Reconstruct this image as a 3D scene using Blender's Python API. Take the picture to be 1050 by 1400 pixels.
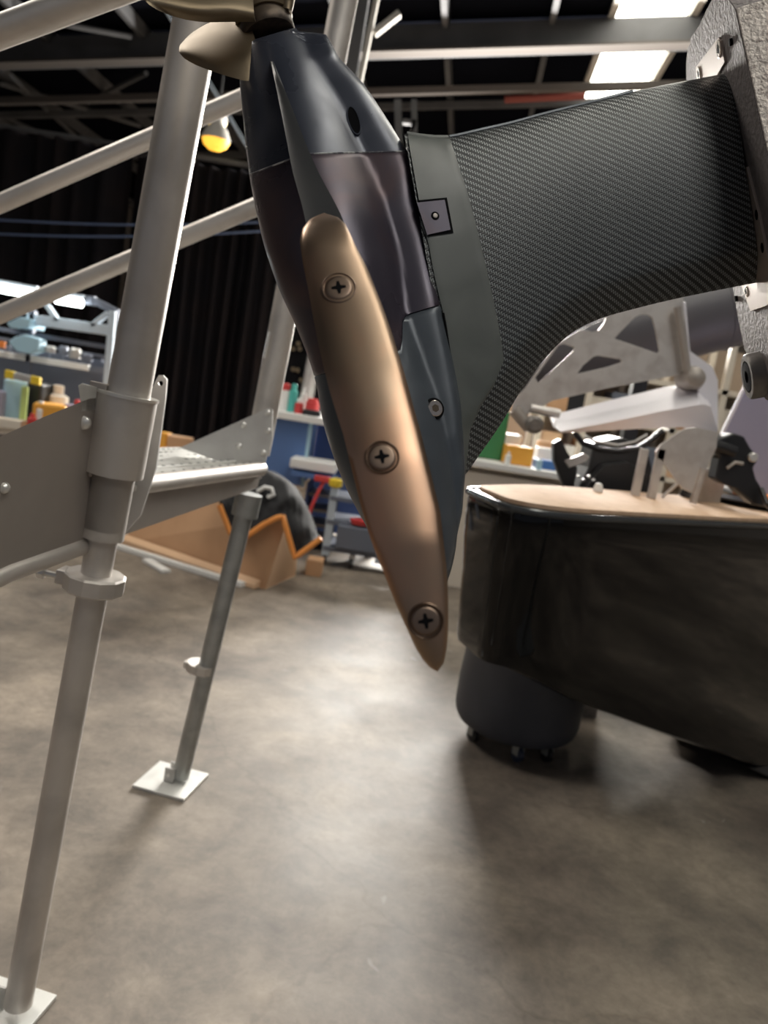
import bpy, bmesh, math, random
from mathutils import Vector, Matrix
from mathutils.geometry import tessellate_polygon
random.seed(7)
S = bpy.context.scene
for o in list(bpy.data.objects): bpy.data.objects.remove(o)
C = S.collection
# ------------------------------------------------------------------ camera
FPX = 1050.0
PITCH, ROLL = math.radians(8.8), math.radians(9.0)
CAM = Vector((0, 0, 1.2))
FW = Vector((0, math.cos(PITCH), -math.sin(PITCH)))
R0 = Vector((1, 0, 0)); U0 = Vector((0, math.sin(PITCH), math.cos(PITCH)))
XC = R0*math.cos(ROLL) + U0*math.sin(ROLL)
YC = -R0*math.sin(ROLL) + U0*math.cos(ROLL)
cd = bpy.data.cameras.new('camera'); cam = bpy.data.objects.new('camera', cd); C.objects.link(cam)
cam.matrix_world = Matrix(((XC.x, YC.x, -FW.x, CAM.x), (XC.y, YC.y, -FW.y, CAM.y), (XC.z, YC.z, -FW.z, CAM.z), (0, 0, 0, 1)))
cd.lens = 27; cd.sensor_width = 36; cd.sensor_fit = 'AUTO'; cd.clip_start = 0.02
cd.dof.use_dof = True; cd.dof.focus_distance = 0.80; cd.dof.aperture_fstop = 6.0
S.camera = cam
# ------------------------------------------------------------------ world, lights, exposure
S.view_settings.view_transform = 'Standard'; S.view_settings.look = 'None'
S.view_settings.gamma = 1.0; S.view_settings.exposure = 0.0; S.view_settings.use_curve_mapping = False
w = bpy.data.worlds.new('world'); S.world = w; w.use_nodes = True
w.node_tree.nodes['Background'].inputs[0].default_value = (0.80, 0.84, 0.95, 1)
w.node_tree.nodes['Background'].inputs[1].default_value = 0.17
TH = math.radians(4.7)
def area(name, loc, target, sx, sy, power, col):
    l = bpy.data.lights.new(name, 'AREA'); l.shape = 'RECTANGLE'; l.size = sx; l.size_y = sy; l.energy = power; l.color = col
    o = bpy.data.objects.new(name, l); C.objects.link(o); o.location = loc
    o.rotation_euler = (Vector(target)-Vector(loc)).to_track_quat('-Z', 'Y').to_euler()
    return o
area('roller_door_daylight', (1.5, 11.6, 3.3), (0.4, 2.2, 0.0), 3.6, 2.4, 2900, (1.0, 0.96, 0.90))
area('fill_light', (1.6, -1.6, 4.8), (0.3, 0.9, 1.2), 2.2, 1.2, 30, (1.0, 0.97, 0.93))  # unseen fill light, added to brighten the strut and bracket
area('fill_light', (-3.4, 3.6, 5.2), (-0.9, 3.2, 0.3), 1.6, 1.6, 110, (1.0, 0.93, 0.84))  # second unseen light, added as fill from the left

# ------------------------------------------------------------------ pixel rays onto real planes
def ray(x, y): return FW + XC*((x-525)/FPX) + YC*((700-y)/FPX)
def at(x, y, d): return CAM + ray(x, y)*d
def aty(x, y, Y):
    r = ray(x, y); return CAM + r*(Y/r.y)
def atz(x, y, z):
    r = ray(x, y); return CAM + r*((z-CAM.z)/r.z)
# ------------------------------------------------------------------ materials
MATS = {}
def mat(name, col, rough=0.5, metal=0.0, spec=0.5, coat=0.0, emit=None, es=0.0, noise=None, bump=None, rnoise=0.0):
    """noise=(scale, second colour, lo, hi, distortion)   bump=(scale, strength)"""
    if name in MATS: return MATS[name]
    m = bpy.data.materials.new(name); m.use_nodes = True; nt = m.node_tree; b = nt.nodes['Principled BSDF']
    b.inputs['Base Color'].default_value = (*col, 1); b.inputs['Roughness'].default_value = rough
    b.inputs['Metallic'].default_value = metal; b.inputs['Specular IOR Level'].default_value = spec
    b.inputs['Coat Weight'].default_value = coat; b.inputs['Coat Roughness'].default_value = 0.05
    if emit: b.inputs['Emission Color'].default_value = (*emit, 1); b.inputs['Emission Strength'].default_value = es
    L = nt.links.new
    if noise or bump or rnoise:
        tc = nt.nodes.new('ShaderNodeTexCoord')
    if noise:
        n = nt.nodes.new('ShaderNodeTexNoise'); n.inputs['Scale'].default_value = noise[0]; n.inputs['Detail'].default_value = 6
        n.inputs['Distortion'].default_value = noise[4] if len(noise) > 4 else 0.3
        L(tc.outputs['Object'], n.inputs['Vector'])
        r = nt.nodes.new('ShaderNodeValToRGB'); r.color_ramp.elements[0].position = noise[2]; r.color_ramp.elements[1].position = noise[3]
        r.color_ramp.elements[0].color = (*col, 1); r.color_ramp.elements[1].color = (*noise[1], 1)
        L(n.outputs['Fac'], r.inputs['Fac']); L(r.outputs['Color'], b.inputs['Base Color'])
    if rnoise:
        n2 = nt.nodes.new('ShaderNodeTexNoise'); n2.inputs['Scale'].default_value = 14; n2.inputs['Detail'].default_value = 5
        L(tc.outputs['Object'], n2.inputs['Vector'])
        mr = nt.nodes.new('ShaderNodeMapRange'); mr.inputs['To Min'].default_value = max(0, rough-rnoise); mr.inputs['To Max'].default_value = rough+rnoise
        mr.inputs['From Min'].default_value = 0.3; mr.inputs['From Max'].default_value = 0.7
        L(n2.outputs['Fac'], mr.inputs['Value']); L(mr.outputs['Result'], b.inputs['Roughness'])
    if bump:
        n3 = nt.nodes.new('ShaderNodeTexNoise'); n3.inputs['Scale'].default_value = bump[0]; n3.inputs['Detail'].default_value = 3
        L(tc.outputs['Object'], n3.inputs['Vector'])
        bp = nt.nodes.new('ShaderNodeBump'); bp.inputs['Strength'].default_value = bump[1]; bp.inputs['Distance'].default_value = 0.002
        L(n3.outputs['Fac'], bp.inputs['Height']); L(bp.outputs['Normal'], b.inputs['Normal'])
    MATS[name] = m; return m
M = dict(
 tube=mat('scaffold_aluminium', (0.66, 0.62, 0.58), 0.50, 0.6, noise=(9, (0.50, 0.47, 0.44), 0.45, 0.75), rnoise=0.08),
 plate=mat('brushed_aluminium_plate', (0.42, 0.38, 0.345), 0.5, 0.4, noise=(5, (0.36, 0.325, 0.295), 0.4, 0.7), rnoise=0.06),
 plate2=mat('light_aluminium_plate', (0.62, 0.61, 0.59), 0.5, 0.6, noise=(8, (0.5, 0.48, 0.46), 0.4, 0.7)),
 foot=mat('pale_aluminium_foot', (0.80, 0.80, 0.77), 0.5, 0.35, noise=(12, (0.62, 0.61, 0.58), 0.45, 0.75)),
 galv=mat('galvanised_leg', (0.44, 0.45, 0.44), 0.42, 0.7, noise=(20, (0.33, 0.34, 0.335), 0.4, 0.7)),
 bolt=mat('bright_bolt', (0.80, 0.78, 0.74), 0.30, 0.55),
 cast=mat('cast_aluminium', (0.24, 0.215, 0.215), 0.65, 0.35, noise=(130, (0.20, 0.18, 0.175), 0.42, 0.6), bump=(170, 0.9)),
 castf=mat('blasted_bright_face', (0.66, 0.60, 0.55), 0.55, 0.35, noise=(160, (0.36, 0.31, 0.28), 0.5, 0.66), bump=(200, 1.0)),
 castlow=mat('milled_dark_aluminium', (0.24, 0.225, 0.21), 0.5, 0.6, noise=(60, (0.18, 0.165, 0.155), 0.4, 0.7)),
 cover=mat('beige_cover_plate', (0.46, 0.39, 0.34), 0.45, 0.5),
 case=mat('blue_black_gearcase', (0.055, 0.062, 0.085), 0.30, 0.35, 0.6, noise=(14, (0.085, 0.092, 0.12), 0.5, 0.8), rnoise=0.08),
 case2=mat('purple_brown_anodised', (0.056, 0.049, 0.068), 0.34, 0.4, 0.5, noise=(9, (0.105, 0.066, 0.070), 0.42, 0.72, 1.0), rnoise=0.1),
 case3=mat('blue_grey_cover', (0.070, 0.083, 0.10), 0.38, 0.25, 0.5, noise=(22, (0.09, 0.105, 0.125), 0.45, 0.8), rnoise=0.08),
 seam=mat('pale_sealant', (0.55, 0.55, 0.55), 0.7, noise=(60, (0.10, 0.10, 0.12), 0.42, 0.55)),
 rubber=mat('grey_green_rubber', (0.095, 0.105, 0.097), 0.40, 0.0, 0.5, noise=(10, (0.15, 0.16, 0.15), 0.45, 0.75), rnoise=0.06),
 black=mat('black_plastic', (0.014, 0.014, 0.016), 0.4),
 blackgap=mat('black_gap', (0.006, 0.006, 0.007), 0.9, spec=0.1),
 strip=mat('bronze_strip', (0.48, 0.27, 0.175), 0.36, 1.0, noise=(7, (0.34, 0.245, 0.175), 0.40, 0.62, 0.6), rnoise=0.05),
 fin=mat('dark_skeg', (0.04, 0.042, 0.045), 0.32, 0.3),
 screw=mat('dull_bronze_screw', (0.24, 0.175, 0.135), 0.42, 1.0),
 steel=mat('stainless_screw', (0.62, 0.55, 0.50), 0.25, 1.0),
 bronze=mat('propeller_bronze', (0.25, 0.20, 0.135), 0.48, 0.8, noise=(12, (0.20, 0.155, 0.10), 0.4, 0.7), rnoise=0.05),
 bronzed=mat('dark_bronze_ring', (0.10, 0.075, 0.055), 0.5, 0.6, noise=(40, (0.04, 0.03, 0.025), 0.45, 0.6)),
 hull=mat('gloss_black_hull', (0.0025, 0.0025, 0.003), 0.05, 0.0, 0.32),
 rail=mat('black_gunwale', (0.05, 0.055, 0.06), 0.22, 0.2),
 deck=mat('tan_deck_pad', (0.72, 0.50, 0.34), 0.75, noise=(30, (0.62, 0.41, 0.26), 0.4, 0.7)),
 bin=mat('navy_bin_plastic', (0.038, 0.042, 0.055), 0.5, noise=(6, (0.05, 0.054, 0.07), 0.4, 0.7)),
 wheel=mat('caster_wheel_blue', (0.03, 0.04, 0.07), 0.35),
 white=mat('white_paint', (0.80, 0.80, 0.80), 0.5),
 cream=mat('cream_board', (0.75, 0.68, 0.58), 0.6),
 card=mat('cardboard', (0.62, 0.37, 0.21), 0.8, noise=(4, (0.55, 0.325, 0.18), 0.4, 0.7)),
 cardl=mat('cardboard_light', (0.80, 0.54, 0.34), 0.8),
 cloth=mat('black_padded_cloth', (0.022, 0.022, 0.024), 0.85, bump=(30, 0.6)),
 orange=mat('orange_binding', (0.88, 0.34, 0.08), 0.6),
 orange2=mat('orange_plastic', (0.85, 0.25, 0.05), 0.45),
 yorange=mat('amber_box', (0.80, 0.38, 0.05), 0.5),
 yellow=mat('yellow_plastic', (0.80, 0.58, 0.04), 0.5),
 red=mat('red_plastic', (0.65, 0.06, 0.06), 0.45),
 teal=mat('teal_can', (0.10, 0.50, 0.45), 0.35),
 blue=mat('blue_cabinet_steel', (0.10, 0.19, 0.42), 0.5),
 blued=mat('blue_recess_steel', (0.05, 0.09, 0.24), 0.55),
 blue2=mat('blue_box', (0.05, 0.15, 0.40), 0.5),
 rackb=mat('pale_blue_steel', (0.52, 0.60, 0.68), 0.45, 0.2),
 rackd=mat('grey_blue_steel', (0.17, 0.19, 0.24), 0.5, 0.3),
 green=mat('green_crate', (0.04, 0.20, 0.07), 0.6),
 curtain=mat('black_curtain', (0.011, 0.0105, 0.0125), 0.95, spec=0.05, noise=(2.0, (0.015, 0.012, 0.0125), 0.4, 0.7)),
 roof=mat('dark_roof_sheet', (0.005, 0.0055, 0.008), 1.0, spec=0.0),
 beam=mat('grey_roof_steel', (0.085, 0.085, 0.088), 0.8, noise=(2, (0.06, 0.06, 0.062), 0.4, 0.7)),
 beaml=mat('pale_roof_steel', (0.42, 0.40, 0.36), 0.8),
 pipe=mat('dusty_pipe', (0.075, 0.065, 0.058), 0.9),
 redpipe=mat('red_sprinkler_pipe', (0.16, 0.03, 0.02), 0.7),
 sky=mat('skylight_panel', (0.9, 0.9, 0.85), 0.6, emit=(1.0, 0.97, 0.86), es=7.0),
 tubel=mat('fluorescent_tube', (0.9, 0.9, 0.9), 0.5, emit=(0.93, 1.0, 0.97), es=14.0),
 amber=mat('sodium_lamp', (1, 0.6, 0.1), 0.5, emit=(1.0, 0.50, 0.05), es=1.35),
 amber2=mat('sodium_lamp_pale', (1, 0.8, 0.4), 0.5, emit=(1.0, 0.62, 0.15), es=1.3),
 bluerope=mat('blue_strap', (0.10, 0.14, 0.25), 0.7),
 grey=mat('grey_fairing', (0.125, 0.12, 0.13), 0.42, 0.1),
 frame=mat('silver_frame_aluminium', (0.66, 0.63, 0.60), 0.42, 0.55, noise=(16, (0.52, 0.48, 0.45), 0.45, 0.7)),
 framew=mat('white_steering_arm', (0.93, 0.90, 0.95), 0.40, 0.25),
 lav=mat('lavender_panel', (0.36, 0.34, 0.45), 0.45),
 wall=mat('dim_wall', (0.16, 0.145, 0.13), 0.9),
 wallb=mat('far_brown_wall', (0.33, 0.26, 0.20), 0.9),
 paper=mat('white_plastic', (0.86, 0.86, 0.84), 0.5),
 bluel=mat('pale_blue_plastic', (0.40, 0.60, 0.72), 0.5),
 lime=mat('lime_label', (0.55, 0.70, 0.25), 0.5),
)
# floor: mottled polished concrete with stains and hairline marks
fm = bpy.data.materials.new('stained_concrete'); fm.use_nodes = True; nt = fm.node_tree; b = nt.nodes['Principled BSDF']; L = nt.links.new
tc = nt.nodes.new('ShaderNodeTexCoord')
def nz(scale, det=6, dist=0.5, rough=0.6, vec=None):
    n = nt.nodes.new('ShaderNodeTexNoise'); n.inputs['Scale'].default_value = scale; n.inputs['Detail'].default_value = det
    n.inputs['Distortion'].default_value = dist; n.inputs['Roughness'].default_value = rough
    L(vec or tc.outputs['Object'], n.inputs['Vector']); return n
def ramp(src, stops):
    r = nt.nodes.new('ShaderNodeValToRGB'); e = r.color_ramp.elements
    e[0].position, e[0].color = stops[0][0], (*stops[0][1], 1); e[1].position, e[1].color = stops[1][0], (*stops[1][1], 1)
    for p, c in stops[2:]: x = e.new(p); x.color = (*c, 1)
    L(src, r.inputs['Fac']); return r
def mixc(fac, a, b2, mode='MIX'):
    m = nt.nodes.new('ShaderNodeMix'); m.data_type = 'RGBA'; m.blend_type = mode
    if isinstance(fac, float): m.inputs['Factor'].default_value = fac
    else: L(fac, m.inputs['Factor'])
    L(a, m.inputs['A']); L(b2, m.inputs['B']); return m
r1 = ramp(nz(1.5, 8, 0.25, 0.62).outputs['Fac'], [(0.33, (0.145, 0.12, 0.10)), (0.68, (0.42, 0.355, 0.285)), (0.52, (0.27, 0.23, 0.188))])
r2 = ramp(nz(5.0, 10, 0.4, 0.72).outputs['Fac'], [(0.34, (0.62, 0.62, 0.63)), (0.62, (1.06, 1.04, 1.02))])
mx = mixc(1.0, r1.outputs['Color'], r2.outputs['Color'], 'MULTIPLY')
r3 = ramp(nz(38, 4, 0.6, 0.7).outputs['Fac'], [(0.3, (0.80, 0.80, 0.80)), (0.62, (1.05, 1.05, 1.05))])
mx2 = mixc(0.8, mx.outputs['Result'], r3.outputs['Color'], 'MULTIPLY')
vo = nt.nodes.new('ShaderNodeTexVoronoi'); vo.feature = 'DISTANCE_TO_EDGE'; vo.inputs['Scale'].default_value = 0.55
wn = nz(2.5, 5, 0, 0.6); va = nt.nodes.new('ShaderNodeMix'); va.data_type = 'VECTOR'; va.inputs['Factor'].default_value = 0.25
L(tc.outputs['Object'], va.inputs['A']); L(wn.outputs['Color'], va.inputs['B']); L(va.outputs['Result'], vo.inputs['Vector'])
r4 = ramp(vo.outputs['Distance'], [(0.0, (0.72, 0.70, 0.68)), (0.004, (1, 1, 1))])
mx3 = mixc(0.6, mx2.outputs['Result'], r4.outputs['Color'], 'MULTIPLY')
sp = nz(3.1, 3, 2.5, 0.5); r5 = ramp(sp.outputs['Fac'], [(0.70, (0, 0, 0)), (0.74, (1, 1, 1))])
wh = nt.nodes.new('ShaderNodeRGB'); wh.outputs[0].default_value = (0.50, 0.47, 0.43, 1)
mf = nt.nodes.new('ShaderNodeMath'); mf.operation = 'MULTIPLY'; mf.inputs[1].default_value = 0.5; L(r5.outputs['Color'], mf.inputs[0])
mx4 = mixc(mf.outputs[0], mx3.outputs['Result'], wh.outputs[0])
L(mx4.outputs['Result'], b.inputs['Base Color'])
rr = nt.nodes.new('ShaderNodeMapRange'); rr.inputs['To Min'].default_value = 0.46; rr.inputs['To Max'].default_value = 0.70
L(nz(3.0, 6, 0.5).outputs['Fac'], rr.inputs['Value']); L(rr.outputs['Result'], b.inputs['Roughness'])
bp = nt.nodes.new('ShaderNodeBump'); bp.inputs['Strength'].default_value = 0.12; bp.inputs['Distance'].default_value = 0.004
L(nz(22, 5, 0.3).outputs['Fac'], bp.inputs['Height']); L(bp.outputs['Normal'], b.inputs['Normal'])
M['floor'] = fm
# carbon twill, driven by UVs in millimetres
cm = bpy.data.materials.new('carbon_twill'); cm.use_nodes = True; nt = cm.node_tree; b = nt.nodes['Principled BSDF']; L = nt.links.new
uv = nt.nodes.new('ShaderNodeUVMap'); sx = nt.nodes.new('ShaderNodeSeparateXYZ'); L(uv.outputs[0], sx.inputs[0])
def mth(op, a, b2=None):
    n = nt.nodes.new('ShaderNodeMath'); n.operation = op
    for i, v in enumerate((a, b2)):
        if v is None: continue
        if isinstance(v, (int, float)): n.inputs[i].default_value = v
        else: L(v, n.inputs[i])
    return n.outputs[0]
TOW = 2.3
uu = mth('DIVIDE', sx.outputs[0], TOW); vv = mth('DIVIDE', sx.outputs[1], TOW)
md = mth('FLOORED_MODULO', mth('ADD', mth('FLOOR', uu), mth('FLOOR', vv)), 4)
warp = mth('LESS_THAN', md, 2)
hu = mth('SINE', mth('MULTIPLY', mth('FRACT', uu), math.pi)); hv = mth('SINE', mth('MULTIPLY', mth('FRACT', vv), math.pi))
hgt = mth('ADD', mth('MULTIPLY', warp, mth('POWER', hu, 0.5)), mth('MULTIPLY', mth('SUBTRACT', 1, warp), mth('MULTIPLY', mth('POWER', hv, 0.5), 0.55)))
bp = nt.nodes.new('ShaderNodeBump'); bp.inputs['Strength'].default_value = 0.55; bp.inputs['Distance'].default_value = 0.0006
L(hgt, bp.inputs['Height']); L(bp.outputs['Normal'], b.inputs['Normal'])
cr = nt.nodes.new('ShaderNodeValToRGB'); cr.color_ramp.elements[0].color = (0.028, 0.030, 0.031, 1); cr.color_ramp.elements[1].color = (0.26, 0.28, 0.28, 1)
cr.color_ramp.elements[0].position = 0.25; cr.color_ramp.elements[1].position = 0.95
L(mth('MULTIPLY', warp, mth('MULTIPLY', mth('POWER', hu, 0.8), mth('POWER', hv, 0.3))), cr.inputs['Fac']); L(cr.outputs['Color'], b.inputs['Base Color'])  # tow sheen is put into the base colour
b.inputs['Roughness'].default_value = 0.40; b.inputs['Specular IOR Level'].default_value = 0.6; b.inputs['Metallic'].default_value = 0.3
M['carbon'] = cm
# ------------------------------------------------------------------ object helpers
def setp(o, label=None, cat=None, group=None, kind=None):
    if label: o['label'] = label
    if cat: o['category'] = cat
    if group: o['group'] = group
    if kind: o['kind'] = kind
    return o
def thing(name, loc, label, cat, group=None):
    e = bpy.data.objects.new(name, None); C.objects.link(e); e.location = loc; e.empty_display_size = 0.05
    return setp(e, label, cat, group)
def root(o):
    while o.parent: o = o.parent
    return o
def mesh(name, vs, fs, m, parent=None, smooth=False, bevel=0, label=None, cat=None, group=None, kind=None, uvs=None, angle=35):
    vs = [Vector(v) for v in vs]
    if parent: off = root(parent).location.copy()
    elif kind == 'structure': off = Vector((0, 0, 0))
    else:
        off = Vector((sum(v.x for v in vs)/len(vs), sum(v.y for v in vs)/len(vs), min(v.z for v in vs)))
    me = bpy.data.meshes.new(name); me.from_pydata([v-off for v in vs], [], fs); me.materials.append(M[m] if isinstance(m, str) else m)
    bm = bmesh.new(); bm.from_mesh(me); bmesh.ops.recalc_face_normals(bm, faces=bm.faces); bm.to_mesh(me); bm.free()
    if uvs:
        ul = me.uv_layers.new(name='UVMap')
        for lp in me.loops: ul.data[lp.index].uv = uvs[lp.vertex_index]
    if smooth:
        for p in me.polygons: p.use_smooth = True
        me.set_sharp_from_angle(angle=math.radians(angle))
    o = bpy.data.objects.new(name, me); C.objects.link(o)
    if parent: o.parent = parent
    else: o.location = off
    if bevel:
        bv = o.modifiers.new('bevel', 'BEVEL'); bv.width = bevel; bv.segments = 2; bv.limit_method = 'ANGLE'
    return setp(o, label, cat, group, kind)
class B:
    def __init__(s): s.v = []; s.f = []
    def add(s, vs, fs):
        n = len(s.v); s.v += [Vector(v) for v in vs]; s.f += [[i+n for i in f] for f in fs]; return s
    def hexa(s, p):  # 8 corners: bottom loop 0-3, top loop 4-7
        return s.add(p, [(0,1,2,3),(4,5,6,7),(0,1,5,4),(1,2,6,5),(2,3,7,6),(3,0,4,7)])
    def box(s, c, size, ax=None):
        c = Vector(c); x, y, z = ax or (Vector((1,0,0)), Vector((0,1,0)), Vector((0,0,1)))
        h = [d/2 for d in size]
        return s.hexa([c+x*(a*h[0])+y*(b_*h[1])+z*(q*h[2]) for q in (-1,1) for a,b_ in ((-1,-1),(1,-1),(1,1),(-1,1))])
    def tube(s, pts, r, seg=16, cap=True):
        pts = [Vector(p) for p in pts]; n = len(pts); rs = r if isinstance(r, (list, tuple)) else [r]*n
        t0 = (pts[1]-pts[0]).normalized(); up = Vector((0,0,1)) if abs(t0.z) < 0.9 else Vector((1,0,0))
        a = t0.cross(up).normalized(); rings = []
        for i, p in enumerate(pts):
            t = (pts[min(i+1,n-1)]-pts[max(i-1,0)])
            t = t.normalized() if t.length > 1e-9 else t0
            a = (a - t*a.dot(t)).normalized(); b_ = t.cross(a)
            rings.append([p + (a*math.cos(k*2*math.pi/seg)+b_*math.sin(k*2*math.pi/seg))*rs[i] for k in range(seg)])
        vs = [v for r_ in rings for v in r_]; fs = [(i*seg+k, i*seg+(k+1)%seg, (i+1)*seg+(k+1)%seg, (i+1)*seg+k) for i in range(n-1) for k in range(seg)]
        if cap: fs += [tuple(range(seg)), tuple(range((n-1)*seg, n*seg))]
        return s.add(vs, fs)
    def lathe(s, base, axis, prof, seg=24):   # prof: (distance along axis, radius)
        base = Vector(base); ax = Vector(axis).normalized(); up = Vector((0,0,1)) if abs(ax.z) < 0.9 else Vector((1,0,0))
        a = ax.cross(up).normalized(); b_ = ax.cross(a); vs = []; n = len(prof)
        for h, r in prof: vs += [base+ax*h+(a*math.cos(k*2*math.pi/seg)+b_*math.sin(k*2*math.pi/seg))*max(r,1e-5) for k in range(seg)]
        fs = [(i*seg+k, i*seg+(k+1)%seg, (i+1)*seg+(k+1)%seg, (i+1)*seg+k) for i in range(n-1) for k in range(seg)]
        fs += [tuple(range(seg)), tuple(range((n-1)*seg, n*seg))]
        return s.add(vs, fs)
    def prism(s, loop, vec, holes=()):
        loops = [[Vector(p) for p in l] for l in [loop]+list(holes)]; vec = Vector(vec)
        flat = [p for l in loops for p in l]; tr = tessellate_polygon(loops) if holes or len(loop) > 4 else None
        n = len(flat); fs = []
        if tr: fs += [tuple(t) for t in tr] + [tuple(i+n for i in t) for t in tr]
        else: fs += [tuple(range(n)), tuple(range(n, 2*n))]
        k = 0
        for l in loops:
            m_ = len(l); fs += [(k+i, k+(i+1)%m_, n+k+(i+1)%m_, n+k+i) for i in range(m_)]; k += m_
        return s.add(flat+[p+vec for p in flat], fs)
    def loft(s, rings, closed=True, caps=True):
        m_ = len(rings[0]); vs = [v for r_ in rings for v in r_]
        fs = [(i*m_+k, i*m_+(k+1)%m_, (i+1)*m_+(k+1)%m_, (i+1)*m_+k) for i in range(len(rings)-1) for k in range(m_ if closed else m_-1)]
        if caps: fs += [tuple(range(m_)), tuple(range((len(rings)-1)*m_, len(rings)*m_))]
        return s.add(vs, fs)
    def out(s, name, m, parent=None, **k): return mesh(name, s.v, s.f, m, parent, **k)
def lerp(a, b_, t): return a+(b_-a)*t
def interp(xs, ys, x):
    if x <= xs[0]: return ys[0]
    for i in range(len(xs)-1):
        if x <= xs[i+1]: return lerp(ys[i], ys[i+1], (x-xs[i])/(xs[i+1]-xs[i]))
    return ys[-1]
def sinterp(xs, ys, x):     # smooth (Catmull-Rom / Hermite) interpolation
    n = len(xs)
    if x <= xs[0]: return ys[0]
    if x >= xs[-1]: return ys[-1]
    for i in range(n-1):
        if x <= xs[i+1]: break
    def sl(j):
        if j == 0: return (ys[1]-ys[0])/(xs[1]-xs[0])
        if j == n-1: return (ys[-1]-ys[-2])/(xs[-1]-xs[-2])
        return (ys[j+1]-ys[j-1])/(xs[j+1]-xs[j-1])
    h = xs[i+1]-xs[i]; t = (x-xs[i])/h; a, b_ = sl(i)*h, sl(i+1)*h
    return (2*t**3-3*t*t+1)*ys[i] + (t**3-2*t*t+t)*a + (-2*t**3+3*t*t)*ys[i+1] + (t**3-t*t)*b_
Z = Vector((0,0,1)); Y = Vector((0,1,0)); X = Vector((1,0,0))

# ================================================================== SETTING: floor, walls, roof
B().box((0, 6, -0.05), (34, 32, 0.1)).out('floor', 'floor', kind='structure')
def H(u, v, z): return Vector((u*math.cos(TH)+v*math.sin(TH), -u*math.sin(TH)+v*math.cos(TH), z))
def RZ(u): return 6.0+0.14*u
HU = (H(1,0,0)); HV = H(0,1,0)
def roofpt(x, y, dz=0.0):
    r = ray(x, y); n = Vector((-0.14*math.cos(TH), 0.14*math.sin(TH), 1))   # z-0.14*u = 6+dz
    t = (6.0+dz-n.dot(CAM))/n.dot(r); p = CAM+r*t
    return p
def toUV(p): return (p.x*math.cos(TH)-p.y*math.sin(TH), p.x*math.sin(TH)+p.y*math.cos(TH))
B().box(H(0, 19.0, 4.0), (34, 0.2, 8.4), (HU, HV, Z)).out('wall_back', 'wall', kind='structure')
B().box(H(-11.5, 8, 3.2), (0.2, 22, 6.4), (HU, HV, Z)).out('wall_left', 'wall', kind='structure')
B().box(H(11.5, 8, 4.4), (0.2, 22, 8.8), (HU, HV, Z)).out('wall_right', 'wall', kind='structure')
u0 = toUV(roofpt(850, 0))[0]; u1 = toUV(roofpt(958, 0))[0]; u2 = toUV(roofpt(789, 140))[0]
SK0, SK1 = (u0+u2)/2, (u0+u2)/2+(u1-u0)
BV1 = toUV(roofpt(560, 62, -0.3))[1]
print('skylight', u0, u2, u1, 'beam v', BV1)
def roofslab(name, ua, ub, va, vb, m, dz=0.0, th=0.06):
    p = [H(ua,va,RZ(ua)+dz), H(ub,va,RZ(ub)+dz), H(ub,vb,RZ(ub)+dz), H(ua,vb,RZ(ua)+dz)]
    return B().hexa(p+[q+Z*th for q in p]).out(name, m, kind='structure')
roofslab('ceiling', -11.6, SK0, -4, 19, 'roof'); roofslab('ceiling', SK1, 11.6, -4, 19, 'roof')
k = 1; vb = [-4, 0.8, 5.6, BV1, BV1+4.9, 19]
for a, b_ in zip(vb[:-1], vb[1:]):
    roofslab('window_%d' % k, SK0, SK1, a+0.04, b_-0.04, 'sky', 0.02, 0.03); k += 1
for j, uu_ in enumerate([SK0-0.02, SK1+0.02]):
    p = H(uu_, 7.5, RZ(uu_)-0.04); B().box(p, (0.08, 23, 0.14), (HU, HV, Z)).out('trim_%d' % (j+1), 'beaml', kind='structure')
tn = 3
US = (HU+Z*0.14).normalized()
for i in range(-8, 9):                       # purlins running away from the camera
    u = i*1.28+0.25
    if SK0-0.1 < u < SK1+0.1: continue
    B().box(H(u, 7.5, RZ(u)-0.09), (0.07, 23, 0.16), (HU, HV, Z)).out('trim_%d' % tn, 'beam', kind='structure'); tn += 1
for v, dz, th, wd, m in [(BV1, -0.26, 0.32, 0.20, 'beam'), (BV1+0.65, -0.60, 0.09, 0.09, 'pipe'), (BV1+2.0, -0.30, 0.09, 0.09, 'beam'), (BV1-3.2, -0.25, 0.08, 0.08, 'beam'), (BV1+4.9, -0.06, 0.10, 0.16, 'beam'), (BV1-5.2, -0.36, 0.40, 0.20, 'beam')]:
    B().box(H(0, v, 6.0+dz), (22.8, wd, th), (US, HV, Z)).out('trim_%d' % tn, m, kind='structure'); tn += 1
B().box(H(0, BV1-0.12, 6.0-0.44), (22.8, 0.20, 0.03), (US, HV, Z)).out('trim_%d' % tn, 'pipe', kind='structure'); tn += 1
# diagonal wind bracing under the left bays of the roof
for (a, b_) in [((0,114),(192,172)), ((2,92),(118,200)), ((60,28),(180,50)), ((-20,150),(90,196)), ((120,140),(200,100))]:
    B().tube([roofpt(*a, -0.25), roofpt(*b_, -0.25)], 0.035, 8).out('roof_brace', 'beam', smooth=True, label=None, cat=None, kind='structure')
pr = B().tube([roofpt(690,136,-0.5), roofpt(800,131,-0.5)], 0.05, 8).out('trim_%d' % tn, 'redpipe', smooth=True, kind='structure'); tn += 1
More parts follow.
